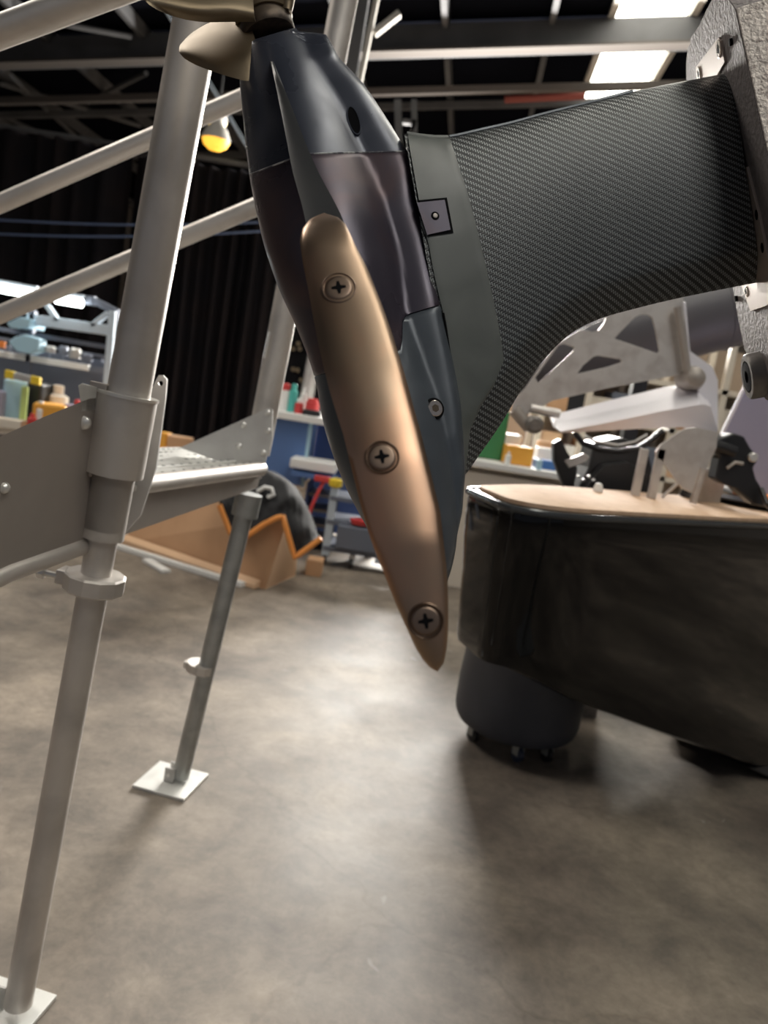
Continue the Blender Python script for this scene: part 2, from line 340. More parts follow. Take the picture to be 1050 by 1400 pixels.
# lattice column in front of the roof, behind the gearcase
YC9 = 9.0
t = thing('lattice_column', aty(556, 190, YC9)*1.0, 'grey steel lattice column rising to the roof behind the black gearcase', 'column')
def bar(par, nm, a, b_, w_, m, Yd=YC9, th=0.08):
    pa, pb = aty(*a, Yd), aty(*b_, Yd); d = (pb-pa).normalized(); s = d.cross(Y).normalized(); L_ = (pb-pa).length
    return B().box((pa+pb)/2, (L_, w_*Yd/FPX, th), (d, s, Y)).out(nm, m, par)
bar(t, 'chord', (553,330), (539,-10), 9, 'beam'); bar(t, 'chord', (568,330), (562,-10), 7, 'beaml' if False else 'beam')
for yy in (20, 75, 132, 185, 240): bar(t, 'rung', (546+yy*0.03, yy), (565, yy+2), 5, 'beam')
bar(t, 'brace', (549,180), (566,132), 4, 'beam'); bar(t, 'brace', (545,75), (564,20), 4, 'beam')
t.location = aty(560, 330, YC9)
t = thing('roof_strut', aty(480, 110, 8.0), 'pale slanting twin steel strut beside the tip of the black gearcase', 'strut')
bar(t, 'chord', (466,190), (498,-12), 15, 'beam', 8.0); bar(t, 'chord', (474,200), (517,-12), 6, 'beaml', 8.0); bar(t, 'brace', (512,46), (546,19), 7, 'beaml', 8.0)
# back curtains with real folds
def curtain(xa, xb, Yd, ztop, n, label):
    vs = []; xs = []
    for i in range(n+1):
        x = lerp(xa, xb, i/n); ph = i*0.9+1.3*math.sin(i*0.21)
        xs.append((x, Yd+0.07*math.sin(ph)+0.03*math.sin(ph*0.37)))
    front = []; rows = [0.02, 1.2, 2.4, ztop]
    for z in rows: front += [Vector((x+0.01*math.sin(z*2+x*5), y_, z)) for x, y_ in xs]
    back = [v+Vector((0, 0.02, 0)) for v in front]; N = n+1; R = len(rows); T = len(front); fs = []
    for r_ in range(R-1):
        for i in range(n):
            a = r_*N+i; fs += [(a, a+1, a+N+1, a+N), (T+a, T+a+1, T+a+N+1, T+a+N)]
    for i in range(n): fs += [(i, i+1, T+i+1, T+i), ((R-1)*N+i, (R-1)*N+i+1, T+(R-1)*N+i+1, T+(R-1)*N+i)]
    for r_ in range(R-1): fs += [(r_*N, (r_+1)*N, T+(r_+1)*N, T+r_*N), (r_*N+n, (r_+1)*N+n, T+(r_+1)*N+n, T+r_*N+n)]
    return mesh('curtain', front+back, fs, 'curtain', smooth=True, label=label, cat='curtain', angle=80)
xL = aty(-60, 400, 9.0).x; xM = aty(165, 400, 9.0).x; xR = aty(400, 400, 9.0).x
zt = aty(100, 192, 9.0).z
curtain(xL-2.5, xM, 9.0, zt, 110, 'black floor-length curtain hanging behind the blue-grey steel rack at left')
curtain(xM+0.02, xR, 9.05, zt-0.03, 90, 'black pleated curtain hanging between the thick pole and the gearcase')
B().tube([Vector((xL-2.6, 9.0, zt+0.03)), Vector((xR+0.2, 9.0, zt+0.03))], 0.03, 8).out('curtain_rail', 'beam', smooth=True, label='dark rail along the top of the black curtains', cat='rail')
for (a, b_, lb) in [((-30,299),(420,301), 'upper of the two thin blue straps stretched across the curtain'), ((-30,319),(420,312), 'lower of the two thin blue straps stretched across the curtain')]:
    pa, pb = aty(*a, 8.75), aty(*b_, 8.75)
    B().tube([lerp(pa, pb, i/12)-Z*0.10*math.sin(math.pi*i/12)*0.6 for i in range(13)], 0.012, 6).out('strap', 'bluerope', smooth=True, label=lb, cat='strap')
B().box(((aty(405,560,8.4).x+aty(1100,560,8.4).x)/2, 8.4, 0.70), (aty(1100,560,8.4).x-aty(405,560,8.4).x, 0.08, 1.4)).out('wall_middle', 'wallb', kind='structure')
# high-bay lamps
def lamp(x, y, Yd, rr_, m, label):
    c = aty(x, y, Yd); t = thing('pendant_lamp', c, label, 'lamp')
    B().lathe(c+Z*0.0, Z, [(0, rr_), (0.03, rr_*0.97), (0.10, rr_*0.75), (0.17, rr_*0.35), (0.24, rr_*0.28), (0.25, 0.01)], 20).out('lamp_shade', 'beaml', t, smooth=True)
    B().lathe(c-Z*0.001, -Z, [(0, rr_*0.94), (0.05, rr_*0.8), (0.09, rr_*0.45), (0.10, 0.01)], 20).out('bulb', m, t, smooth=True)
    B().tube([c+Z*0.24, Vector((c.x, c.y, RZ(toUV(c)[0])-0.02))], 0.008, 6).out('cable', 'black', t)
lamp(295, 192, 8.3, 0.15, 'amber', 'amber glowing high-bay lamp, the lower and brighter of the pair')
lamp(297, 166, 8.9, 0.11, 'amber2', 'small pale yellow high-bay lamp, the upper one of the pair')
pa = at(205, -20, 3.0); pb = at(345, 215, 3.4)
B().tube([pa, pb], 0.005, 8).out('wire', 'rackb', label='thick steel guy wire slanting behind the bronze propeller', cat='wire')
B().tube([pa+X*0.018, pb+X*0.012], 0.003, 8).out('wire', 'rackb', label='thin wire running beside the steel guy wire', cat='wire')

# ================================================================== ROLLER DOOR frame round the daylight opening (far right)
dc = Vector((1.5, 11.75, 0)); dd = (Vector((0.4, 2.2, 0))-dc).normalized(); ds = dd.cross(Z).normalized()
b_ = B()
for s_ in (-1, 1): b_.box(dc+ds*(1.95*s_)+Z*2.4-dd*0.1, (0.2, 0.2, 4.8), (ds, dd, Z))
b_.box(dc+Z*4.75-dd*0.1, (4.1, 0.2, 0.3), (ds, dd, Z)); b_.box(dc+Z*0.95-dd*0.1, (3.8, 0.12, 1.9), (ds, dd, Z))
b_.out('door_1', 'beam', kind='structure')

# ================================================================== THE DRIVE UNIT (gearcase, skeg, carbon strut, bracket, propeller)
D = thing('boat_drive', at(700, 420, 0.9), 'black boat drive leg with carbon strut, bronze propeller and screwed-on skeg strip', 'propulsion drive')
A0 = (367.0, 48.0); AX = (0.287, 0.958); NX = (0.958, -0.287)
RT = [0, 14, 55, 105, 150, 200, 270, 335, 390, 430, 490, 545, 615, 680, 720, 755, 785, 803]
RV = [37, 44, 57, 67, 76, 83, 88, 86, 78, 74, 77, 81, 77, 65, 54, 39, 20, 2]
WT = [0, 8, 14, 22, 58, 98, 146, 173, 190, 211, 249, 274, 324, 380, 429, 506, 560, 605, 649, 700, 767, 790, 803]
WV = [37, 41, 60, 76, 84, 106, 126, 136, 140, 139, 134, 130, 131, 126, 123, 114, 107, 97, 87, 67, 30, 16, 2.5]
def axd(t_): return 0.905-0.075*t_/800.0
def smax(a, c, k_):
    h = max(k_-abs(a-c), 0)/k_; return max(a, c)+h*h*k_*0.25
def crow(t_, shrink=0.0, shift=None):
    R = max(sinterp(RT, RV, t_)-shrink, 1.5); W = max(interp(WT, WV, t_)-shrink, R+0.3); d = axd(t_)
    ws = [-R*math.cos(k_*math.pi/2/14) for k_ in range(15)] + [W*math.sin(k_*math.pi/2/26) for k_ in range(1, 27)]
    blade = 30.0*min(1, (t_+12)/60.0)*min(1.0, max(0.15, (800-t_)/200))-shrink
    fr = []
    for w_ in ws:
        c_ = math.sqrt(max(R*R-w_*w_, 0)); bl = blade*math.sqrt(max(1-(w_/W)**20, 0)) if w_ > 0 else blade*math.sqrt(max(1-(w_/R)**2, 0))
        k_ = 16.0*min(1, max(0, (W-R)/40.0))*(1 if w_ > 0 else 0)
        z_ = smax(c_, bl, k_) if (k_ > 0.5 and w_ < W-0.01) else max(c_, bl)
        if w_ >= W-0.01 or w_ <= -R+0.01: z_ = 0
        sh = shift(w_, t_) if shift else 0
        fr.append((w_, z_, t_+sh))
    def P(w_, z_, tt):
        return at(A0[0]+AX[0]*tt+NX[0]*w_, A0[1]+AX[1]*tt+NX[1]*w_, d-z_*d/FPX)
    ring = [P(*q) for q in fr] + [P(w_, -z_, tt) for (w_, z_, tt) in fr[-2:0:-1]]
    return ring
def gsh(w_, t_):
    a = math.exp(-((t_-176)/60.0)**2)*min(1, t_/40)*((0.27*w_ if w_ > 0 else 0.07*abs(w_))-5)
    b2 = math.exp(-((t_-445)/45.0)**2)*(24*(1-1/(1+math.exp(-(w_-58)/3.0)))-20*(1/(1+math.exp(-(w_-58)/3.0))))
    return a+b2
def ts(a, c, n): return [lerp(a, c, i/n) for i in range(n+1)]
def frange(a, c, st): n = max(1, int(round((c-a)/st))); return ts(a, c, n)
rows = [(0, 3)]+[(t_, 0) for t_ in frange(1.5, 173.5, 5)]+[(174.8, 1.8)]
B().loft([crow(t_, s_, gsh) for t_, s_ in rows]).out('gearcase_housing', 'case', D, smooth=True, label='blue-black upper gearcase housing with an oval hole', angle=60)
rows = [(174.9, 1.8)]+[(t_, 0) for t_ in frange(176.2, 439.5, 6)]+[(441.0, 1.5)]
B().loft([crow(t_, s_, gsh) for t_, s_ in rows]).out('gearcase_midsection', 'case2', D, smooth=True, label='purple-brown anodised middle of the gearcase', angle=60)
rows = [(441.1, 1.5)]+[(t_, 0) for t_ in frange(442.5, 800, 7)]+[(803, 0)]
B().loft([crow(t_, s_, gsh) for t_, s_ in rows]).out('nose_cover', 'case3', D, smooth=True, label='blue-grey nose cover at the bottom of the gearcase', angle=60)
# pale sealant bead in the joint
r0 = crow(174.8, 0.9, gsh)
B().tube([p for p in r0[:41]], 0.0011, 6).out('joint_sealant', 'seam', D)
def casept(x, y, lift=0.0):
    """point on the front of the gearcase seen at pixel x, y, and its outward normal"""
    dx, dy = x-A0[0], y-A0[1]; t_ = dx*AX[0]+dy*AX[1]; w_ = dx*NX[0]+dy*NX[1]
    def dep(t2, w2):
        R = sinterp(RT, RV, t2); W = max(interp(WT, WV, t2), R+0.3); c_ = math.sqrt(max(R*R-w2*w2, 0))
        bl = 30.0*math.sqrt(max(1-(w2/W)**20, 0)) if w2 > 0 else 0; k_ = 16.0*min(1, max(0, (W-R)/40.0))
        z_ = smax(c_, bl, k_) if k_ > 0.5 and w2 > 0 else max(c_, bl); d = axd(t2); return d-z_*d/FPX
    def pt(t2, w2): return at(A0[0]+AX[0]*t2+NX[0]*w2, A0[1]+AX[1]*t2+NX[1]*w2, dep(t2, w2))
    p = pt(t_, w_); n = (pt(t_+3, w_)-pt(t_-3, w_)).cross(pt(t_, w_+3)-pt(t_, w_-3)).normalized()
    if n.dot(CAM-p) < 0: n = -n
    return p+n*lift, n
# oval hole on the upper fin
p, n = casept(484, 165); e1 = (at(488, 181, 0.87)-at(479, 149, 0.87)).normalized(); e1 = (e1-n*e1.dot(n)).normalized(); e2 = n.cross(e1)
ov = [p+n*0.0012+e1*math.cos(a)*0.0180+e2*math.sin(a)*0.0070 for a in [k*2*math.pi/28 for k in range(28)]]
ov2 = [p+n*0.0012+e1*math.cos(a)*0.0165+e2*math.sin(a)*0.0056 for a in [k*2*math.pi/28 for k in range(28)]]
B().prism(ov, -n*0.004, [ov2]).out('hole_rim', 'case', D, label='rim of the oval hole')
B().prism([q-n*0.0006 for q in ov2], -n*0.003).out('oval_hole', 'blackgap', D)
# socket screw on nose cover
def socket_screw(par, p, n, r_, m='steel', hexm='blackgap', name='screw'):
    e1 = n.cross(Vector((0.3, 0.2, 1))).normalized(); e2 = n.cross(e1)
    o = B().lathe(p-n*r_*0.6, n, [(0, r_), (r_*0.72, r_), (r_*0.78, r_*0.92), (r_*0.78, r_*0.55)], 20).out(name, m, par, smooth=True)
    hx = [p+n*r_*0.195+e1*math.cos(k*math.pi/3)*r_*0.5+e2*math.sin(k*math.pi/3)*r_*0.5 for k in range(6)]
    B().prism(hx, -n*0.002).out('hex_socket', hexm, o)
    return o
p, n = casept(593, 559)
n2 = (n*0.5+(CAM-p).normalized()*0.5).normalized()
B().lathe(p-n2*0.006, n2, [(0, 0.0118), (0.0076, 0.0118), (0.008, 0.0108), (0.0081, 0.001)], 24).out('counterbore', 'blackgap', D, smooth=True)
socket_screw(D, p+n2*0.0025, n2, 0.0088, 'steel', 'bronzed')
# ---------------- strut loft
ST = [(553,184,636,649), (580,186,641,643), (614,187,654,624), (660,177,684,581), (700,168,716,528), (740,157,745,490), (780,147,779,457), (820,137,817,437), (880,122,872,421), (940,110,940,405), (1000,99,1042,385)]
NS = len(ST)-1
def sst(v):
    v = max(0, min(NS, v)); xs = list(range(NS+1)); return [sinterp(xs, [q[k_] for q in ST], v) for k_ in range(4)]
PU = [0, 0.004, 0.015, 0.04, 0.09, 0.18, 0.30, 0.45, 0.60, 0.72, 0.80, 0.845, 0.86, 0.90, 0.95, 0.985, 1.0]
PH = [0, 0.20, 0.36, 0.52, 0.68, 0.84, 0.95, 1.0, 0.985, 0.93, 0.87, 0.83, 0.78, 0.60, 0.36, 0.16, 0]
def sdep(v): return 0.872+0.0075*v
def sh(v): return interp([0, 2, 5, 10], [0.026, 0.030, 0.034, 0.040], v)
def spt(v, u, side=1, lift=0.0):
    a = sst(v); return at(lerp(a[0], a[2], u), lerp(a[1], a[3], u), sdep(v)-side*(interp(PU, PH, u)*sh(v)+(lift if 0 < u < 1 else 0)))
US_ = sorted(set(PU+[0.13, 0.24, 0.37, 0.52, 0.66, 0.76, 0.92, 0.97]))
rings = []; uvs = []
vsamp = [NS*i/40 for i in range(41)]
for v in vsamp:
    fr = [spt(v, u) for u in US_]; bk = [spt(v, u, -1) for u in US_[-2:0:-1]]
    rings.append(fr+bk); a = sst(v); 
    for q in fr+bk: 
        c_ = q-at(553, 184, 0.87); uvs.append((c_.dot(XC)*1000*0.97+c_.dot(YC)*1000*0.24, c_.dot(YC)*1000*0.97-c_.dot(XC)*1000*0.24))
bs = B().loft(rings)
ang = math.radians(-9)
uvs = [(a*math.cos(ang)-c_*math.sin(ang), a*math.sin(ang)+c_*math.cos(ang)) for a, c_ in uvs]
bs.out('strut', 'carbon', D, smooth=True, uvs=uvs, angle=50, label='woven carbon fibre strut')
def invs(x, y):
    lo, hi = 0.0, float(NS)
    def side(v):
        a = sst(v); return (a[2]-a[0])*(y-a[1])-(a[3]-a[1])*(x-a[0])
    s0 = side(lo)
    for _ in range(40):
        mid = (lo+hi)/2
        if (side(mid) > 0) == (s0 > 0): lo = mid
        else: hi = mid
    v = (lo+hi)/2; a = sst(v); u = ((x-a[0])*(a[2]-a[0])+(y-a[1])*(a[3]-a[1]))/((a[2]-a[0])**2+(a[3]-a[1])**2)
    return v, max(0, min(1, u))
def strutpt(x, y, lift=0.0):
    v, u = invs(x, y); return at(x, y, sdep(v)-(interp(PU, PH, u)*sh(v)+lift))
def strutn(x, y):
    n = (strutpt(x+4, y)-strutpt(x-4, y)).cross(strutpt(x, y+4)-strutpt(x, y-4)).normalized()
    return n if n.dot(CAM-strutpt(x, y)) > 0 else -n
# rubber collar lying over the root of the strut
LB = [(553,183), (557,210), (562,240), (568,275), (577,310), (585,330), (591,362), (598,395), (606,428), (610,450), (615,485), (620,520), (626,560), (631,600), (635,640)]
RB = [(614,186), (622,210), (630,235), (640,265), (649,300), (657,332), (665,366), (672,398), (680,436), (685,465), (689,492), (675,528), (657,556), (643,588), (637,642)]
nr, nc = 56, 14; rings = []
for i in range(nr+1):
    s_ = i/nr*14; la = [sinterp(range(15), [q[k_] for q in LB], s_) for k_ in (0, 1)]; ra = [interp(range(15), [q[k_] for q in RB], s_) for k_ in (0, 1)]
    fr = []
    for j in range(nc+1):
        x, y = lerp(la[0], ra[0], j/nc), lerp(la[1], ra[1], j/nc)
        lf = 0.0030 if 0 < j < nc else 0.0018
        if i in (0,): lf = 0.001
        fr.append(strutpt(x, y, lf))
    bk = [strutpt(lerp(la[0], ra[0], j/nc), lerp(la[1], ra[1], j/nc), -0.006) for j in range(nc, -1, -1)]
    rings.append(fr+bk)
B().loft(rings).out('strut_collar', 'rubber', D, smooth=True, angle=50, label='grey rubber collar at the strut root')
# top lip of the collar; the strut's edge highlight built as a bead
B().tube([strutpt(x, y+2, -0.004) for x, y in [(556,182),(575,185),(595,187),(612,187)]], 0.0035, 8).out('collar_lip', 'rubber', D, smooth=True)
B().tube([spt(v/4, 0.002) for v in range(8, 32)], 0.0028, 8).out('leading_edge', 'case3', D, smooth=True, label='leading edge of the strut, its highlight built as a thin bead')
# tab with pin hole let into the collar
def patch(name, left, right, m, lift, thick, n1=10, n2=10, **k_):
    rings = []; m1 = len(left)-1
    for i in range(n1+1):
        q = i/n1*m1; l = [interp(range(m1+1), [p_[k2] for p_ in left], q) for k2 in (0, 1)]; r_ = [interp(range(m1+1), [p_[k2] for p_ in right], q) for k2 in (0, 1)]
        rings.append([strutpt(lerp(l[0], r_[0], j/n2), lerp(l[1], r_[1], j/n2), lift) for j in range(n2+1)]+[strutpt(lerp(l[0], r_[0], j/n2), lerp(l[1], r_[1], j/n2), lift-thick) for j in range(n2, -1, -1)])
    return B().loft(rings).out(name, m, D, smooth=True, angle=40, **k_)
patch('tab_gap', [(569,274),(586,323)], [(611,270),(620,318)], 'blackgap', 0.0042, 0.006)
patch('locating_tab', [(570,277),(584,321)], [(608,273),(616,314)], 'case2', 0.0056, 0.006, label='purple-brown locating tab with a pin hole')
nrm = strutn(595, 295); pc = strutpt(595, 295, 0.0058)
B().lathe(pc-nrm*0.003, nrm, [(0, 0.0047), (0.0034, 0.0047), (0.0036, 0.001)], 18).out('pin_hole', 'blackgap', D)
B().lathe(pc-nrm*0.003, nrm, [(0, 0.0027), (0.0038, 0.0027), (0.004, 0.002)], 16).out('pin', 'plate', D, smooth=True)
# gap line between case and collar
B().tube([strutpt(x-2, y, 0.0022) for x, y in LB[:4]], 0.0010, 6).out('joint_gap', 'blackgap', D)
B().tube([strutpt(x, y, 0.0026) for x, y in LB[8:]], 0.0014, 6).out('joint_gap', 'blackgap', D)
# ---------------- skeg blade towards the camera, with bronze strip
SY = [84, 150, 230, 300, 395, 510, 625, 740, 850, 905]
SX = [372, 392, 416, 443, 463, 493, 522, 555, 583, 597]
SD = [0.836, 0.77, 0.69, 0.615, 0.575, 0.545, 0.525, 0.51, 0.505, 0.505]
BX = [372, 392, 418, 445, 470, 505, 540, 570, 592, 598]
rings = []
for y in frange(84, 905, 14):
    ex, ed = sinterp(SY, SX, y), sinterp(SY, SD, y); hw = interp([84, 200, 300, 395, 625, 740, 850, 905], [2, 13, 26, 31, 36, 33, 22, 5], y)
    bx = sinterp(SY, BX, y); tt = (y-48)/0.958-0; bd = axd(max(0, min(tt, 800)))-0.01 if y < 800 else lerp(axd(780)-0.01, 0.56, (y-800)/105)
    bd = max(bd, ed+0.02); hb = hw*ed/bd*0.75; ring = []
    for k_ in range(9):
        f_ = k_/8; ring.append(at(bx-hb+(ex-hw-bx+hb)*f_, y-(f_)*0, bd+(ed+0.004-bd)*f_))
    ring.append(at(ex, y, ed))
    for k_ in range(9):
        f_ = 1-k_/8; ring.append(at(bx+hb+(ex+hw-bx-hb)*f_, y, bd+(ed+0.004-bd)*f_))
    rings.append(ring)
B().loft(rings).out('skeg', 'fin', D, smooth=True, angle=50, label='dark skeg blade pointing toward the viewer')
LE = [(443,291),(424,299),(413,313),(410,330),(414,360),(421,393),(427,428),(434,464),(442,500),(451,536),(460,565),(469,593),(483,650),(493,690),(504,729),(515,760),(527,789),(538,818),(550,846),(560,868),(570,889),(579,903),(587,912),(593,916),(598,918)]
RE = [(443,291),(462,297),(472,306),(478,318),(487,338),(500,362),(511,388),(524,421),(535,452),(544,481),(553,510),(560,536),(567,562),(575,590),(590,651),(597,680),(602,700),(606,737),(610,770),(612,794),(613,830),(613,855),(611,885),(607,906),(598,918)]
def edge(E, s_): 
    n_ = len(E)-1; return sinterp(range(n_+1), [q[0] for q in E], s_*n_), sinterp(range(n_+1), [q[1] for q in E], s_*n_)
def byy(E, y):
    return interp([q[1] for q in E], [q[0] for q in E], y)
axs = lambda y: (sinterp(SY, SX, y), sinterp(SY, SD, y))
ys = [291, 292, 294, 297, 301, 306, 312, 320]+frange(330, 880, 12)+[888, 895, 902, 907, 911, 914, 916.5, 918]
STRD = lambda y: interp([291, 300, 330, 395, 510, 625, 740, 850, 918], [0.600, 0.585, 0.574, 0.562, 0.535, 0.515, 0.50, 0.494, 0.494], y)+(0.02*math.exp(-(y-291)/10.0))
LE2 = sorted(LE, key=lambda q: q[1]); RE2 = sorted(RE, key=lambda q: q[1]); rings = []
for y in ys:
    xl, xr = byy(LE2, y), byy(RE2, y); xr = max(xr, xl+0.4); fr = []; hw_ = (xr-xl)/2; d0 = STRD(y)
    for j in range(15):
        f_ = j/14; q = abs(2*f_-1); cr = 0.0035*(1-q**2.5)*min(1, hw_/25)
        ed = 0.0012 if q < 1 else 0
        fr.append(at(lerp(xl, xr, f_), y, d0-cr-ed))
    bk = [at(lerp(xl, xr, j/14), y, d0+0.004) for j in range(14, -1, -1)]
    rings.append(fr+bk)
strip = B().loft(rings).out('skeg_strip', 'strip', D, smooth=True, angle=60, label='copper-coloured wear strip held by three cross-head screws')
for x, y, rpx in [(463,394,22), (522,625,22), (582,849,23)]:
    d0 = STRD(y)-0.0047; p = at(x, y, d0); dn = at(x, y-20, STRD(y-20)); up_ = at(x, y+20, STRD(y+20)); n = (up_-dn).cross(XC).normalized()
    if n.dot(CAM-p) < 0: n = -n
    r_ = rpx*d0/FPX
    sc = B().lathe(p-n*0.0035, n, [(0.001, r_*1.10), (0.0042, r_*1.10), (0.0046, r_*1.04), (0.0034, r_*0.98), (0.0030, r_*0.90), (0.0042, r_*0.84), (0.0045, r_*0.70), (0.0046, r_*0.4), (0.0046, 0.0003)], 40).out('screw', 'screw', strip, smooth=True, angle=60)
    e1 = (XC-n*XC.dot(n)).normalized(); e2 = n.cross(e1); c1 = p+n*0.00125
    a_, w2 = r_*0.46, r_*0.13; cross = []
    for k_ in range(4):
        c_, s_ = math.cos(k_*math.pi/2+0.15), math.sin(k_*math.pi/2+0.15); f1 = e1*c_+e2*s_; f2 = e2*c_-e1*s_
        cross += [c1+f1*a_-f2*w2*0.6, c1+f1*a_+f2*w2*0.6, c1+f1*w2*1.1+f2*w2*1.1]
    B().prism(cross, -n*0.002).out('cross_slot', 'blackgap', sc)
# ---------------- mounting bracket (cast aluminium) on the right
p1, p2, p3 = at(1005, 12, 0.86), at(1062, 270, 0.83), at(938, 80, 1.10)
PN = (p2-p1).cross(p3-p1).normalized()
def onp(x, y, off=0.0):
    r_ = ray(x, y); t_ = (p1-CAM).dot(PN)/r_.dot(PN); q = CAM+r_*t_; s_ = PN if PN.dot(CAM-p1) > 0 else -PN
    return q+s_*off
PNc = PN if PN.dot(CAM-p1) > 0 else -PN
outl = [(1005,12),(1000,4),(989,-8),(981,-14),(972,1),(965,14),(956,34),(946,48),(943,53),(944,58),(940,66),(938,86),(938,112),(944,200),(968,330),(1002,394),(1009,436),(1017,476),(1027,500),(1034,524),(1046,546),(1066,556),(1100,540),(1095,400),(1062,270),(1033,140)]
bk = B().prism([onp(*q) for q in outl], -PNc*0.13).out('mounting_bracket', 'cast', D, bevel=0.0015, label='rough cast aluminium mounting bracket')
def pl(name, pts, m, o1, th, par=bk, **k_): return B().prism([onp(x, y, o1) for x, y in pts], -PNc*th).out(name, m, par, **k_)
pl('cover_plate', [(986,50),(954,91),(956,112),(978,112),(994,84),(990,64)], 'cover', 0.003, 0.006, bevel=0.0006, label='beige cover plate with two hex bolts')
pl('cover_plate', [(1018,233),(1024,227),(1040,290),(1052,345),(1062,400),(1040,400)], 'cover', 0.003, 0.006, bevel=0.0006, label='narrow beige plate beside the strut')
pl('cover_plate', [(1016,388),(1050,376),(1080,384),(1060,414),(1029,425)], 'cover', 0.003, 0.006, bevel=0.0006, label='lower beige plate under the strut')
for x, y, r_ in [(987,66,0.010), (959,100,0.009), (1024,398,0.007), (1038,293,0.006), (1046,338,0.006), (1008,408,0.004), (1001,57,0.004)]:
    q = onp(x, y, 0.002)
    if r_ > 0.0065: socket_screw(bk, q+PNc*0.0008, PNc, r_, 'steel', 'blackgap', 'bolt')
    else: B().lathe(q-PNc*0.004, PNc, [(0, r_), (0.0052, r_), (0.0054, 0.001)], 14).out('bolt_hole', 'blackgap', bk)
q = onp(1040, 512, 0.0)
B().lathe(q-PNc*0.02, PNc, [(0, 0.030), (0.034, 0.030), (0.037, 0.028), (0.037, 0.021), (0.015, 0.020), (0.015, 0.001)], 30).out('bearing_boss', 'castlow', bk, smooth=True)
B().lathe(q-PNc*0.01, PNc, [(0, 0.019), (0.027, 0.019), (0.0275, 0.008), (0.02, 0.007), (0.02, 0.001)], 24).out('bearing_bore', 'blackgap', bk, smooth=True)
# bolt hole on the bright front face
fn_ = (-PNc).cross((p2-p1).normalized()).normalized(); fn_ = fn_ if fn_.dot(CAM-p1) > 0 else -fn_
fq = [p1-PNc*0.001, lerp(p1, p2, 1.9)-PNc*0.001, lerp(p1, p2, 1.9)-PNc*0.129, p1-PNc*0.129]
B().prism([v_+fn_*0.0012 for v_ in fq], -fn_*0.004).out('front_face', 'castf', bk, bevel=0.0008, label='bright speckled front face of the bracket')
q = lerp(p1, p2, 0.06)-PNc*0.040+fn_*0.001
B().lathe(q-fn_*0.004, fn_, [(0, 0.0052), (0.0046, 0.0052), (0.0047, 0.001)], 18).out('bolt_hole', 'blackgap', bk)
# support arm of the bracket running off to the right, bolted to a floor post
PP = Vector((1.25, 0.95, 0))
pq = onp(1085, 300)-PNc*0.07
B().tube([pq, Vector((PP.x, PP.y, pq.z))], 0.045, 16).out('support_arm', 'castlow', D, smooth=True)
B().tube([Vector((PP.x, PP.y, 0.02)), Vector((PP.x, PP.y, pq.z+0.15))], 0.05, 20).out('support_post', 'galv', D, smooth=True)
B().box((PP.x, PP.y, 0.01), (0.5, 0.5, 0.02)).out('base_plate', 'galv', D)
# ---------------- propeller
pax = (at(367, 48, axd(0))-at(420, 225, axd(185))).normalized()
c0 = at(367, 48, axd(0))
PRg = B().lathe(c0-pax*0.004, pax, [(0, 0.031), (0.003, 0.0325), (0.014, 0.0325), (0.018, 0.030), (0.022, 0.030)], 36).out('seal_ring', 'bronzed', D, smooth=True)
PRP = B().lathe(c0+pax*0.016, pax, [(0, 0.0325), (0.003, 0.0345), (0.010, 0.0335), (0.02, 0.031), (0.05, 0.034), (0.09, 0.036), (0.13, 0.030), (0.16, 0.018), (0.17, 0.001)], 40).out('propeller', 'bronze', D, smooth=True, label='bronze propeller hub')
def blade(name, rows_, th=0.004, lab=None):
    """rows_: list of rows of (x, y, depth) on the blade face"""
    g = [[at(*q) for q in r_] for r_ in rows_]; nr_, nc_ = len(g), len(g[0]); rings = []
    def cr(arr, s_): return Vector([sinterp(range(len(arr)), [a[k_] for a in arr], s_) for k_ in range(3)])
    N1, N2 = 14, 14; G = [[cr([cr(r_, j/N2*(nc_-1)) for r_ in g], i/N1*(nr_-1)) for j in range(N2+1)] for i in range(N1+1)]
    for i in range(N1+1):
        ring = []
        for s_ in (1, -1):
            rng = range(N2+1) if s_ == 1 else range(N2-1, 0, -1)
            for j in rng:
                dc_ = (G[i][min(j+1,N2)]-G[i][max(j-1,0)]); dr_ = (G[min(i+1,N1)][j]-G[max(i-1,0)][j]); nn = dc_.cross(dr_)
                nn = nn.normalized() if nn.length > 1e-12 else FW; hh = th*math.sin(math.pi*j/N2)**0.6*(1.3-0.9*i/N1)
                if 0 < j < N2: ring.append(G[i][j]+nn*hh*s_*0.5)
                else: ring.append(G[i][j])
        rings.append(ring)
    return B().loft(rings).out(name, 'bronze', PRP, smooth=True, angle=70, label=lab)
# root -> tip rows, across the chord
blade('blade', [[(338,22,0.90),(345,42,0.89),(352,64,0.88),(360,88,0.88)], [(322,26,0.91),(324,50,0.89),(334,80,0.875),(344,110,0.87)], [(300,28,0.92),(300,50,0.90),(308,78,0.88),(318,106,0.87)], [(284,32,0.93),(277,52,0.91),(280,76,0.89),(292,98,0.88)], [(262,45,0.935),(256,56,0.92),(257,72,0.90),(268,89,0.895)], [(249,58,0.928),(246,64,0.918),(246,72,0.91),(252,80,0.905)]], lab='lower bronze blade below the large one')
blade('blade', [[(345,-30,0.88),(345,0,0.85),(347,20,0.84),(350,30,0.855)], [(318,-50,0.90),(312,-15,0.85),(310,12,0.83),(318,30,0.845)], [(285,-75,0.92),(275,-30,0.86),(268,8,0.82),(274,30,0.83)], [(250,-95,0.94),(236,-45,0.87),(226,-2,0.81),(236,22,0.82)], [(215,-110,0.95),(198,-60,0.88),(186,-20,0.81),(202,5,0.80)], [(180,-110,0.95),(170,-75,0.88),(165,-50,0.83),(176,-30,0.81)]], lab='large bronze blade cut off by the top edge')
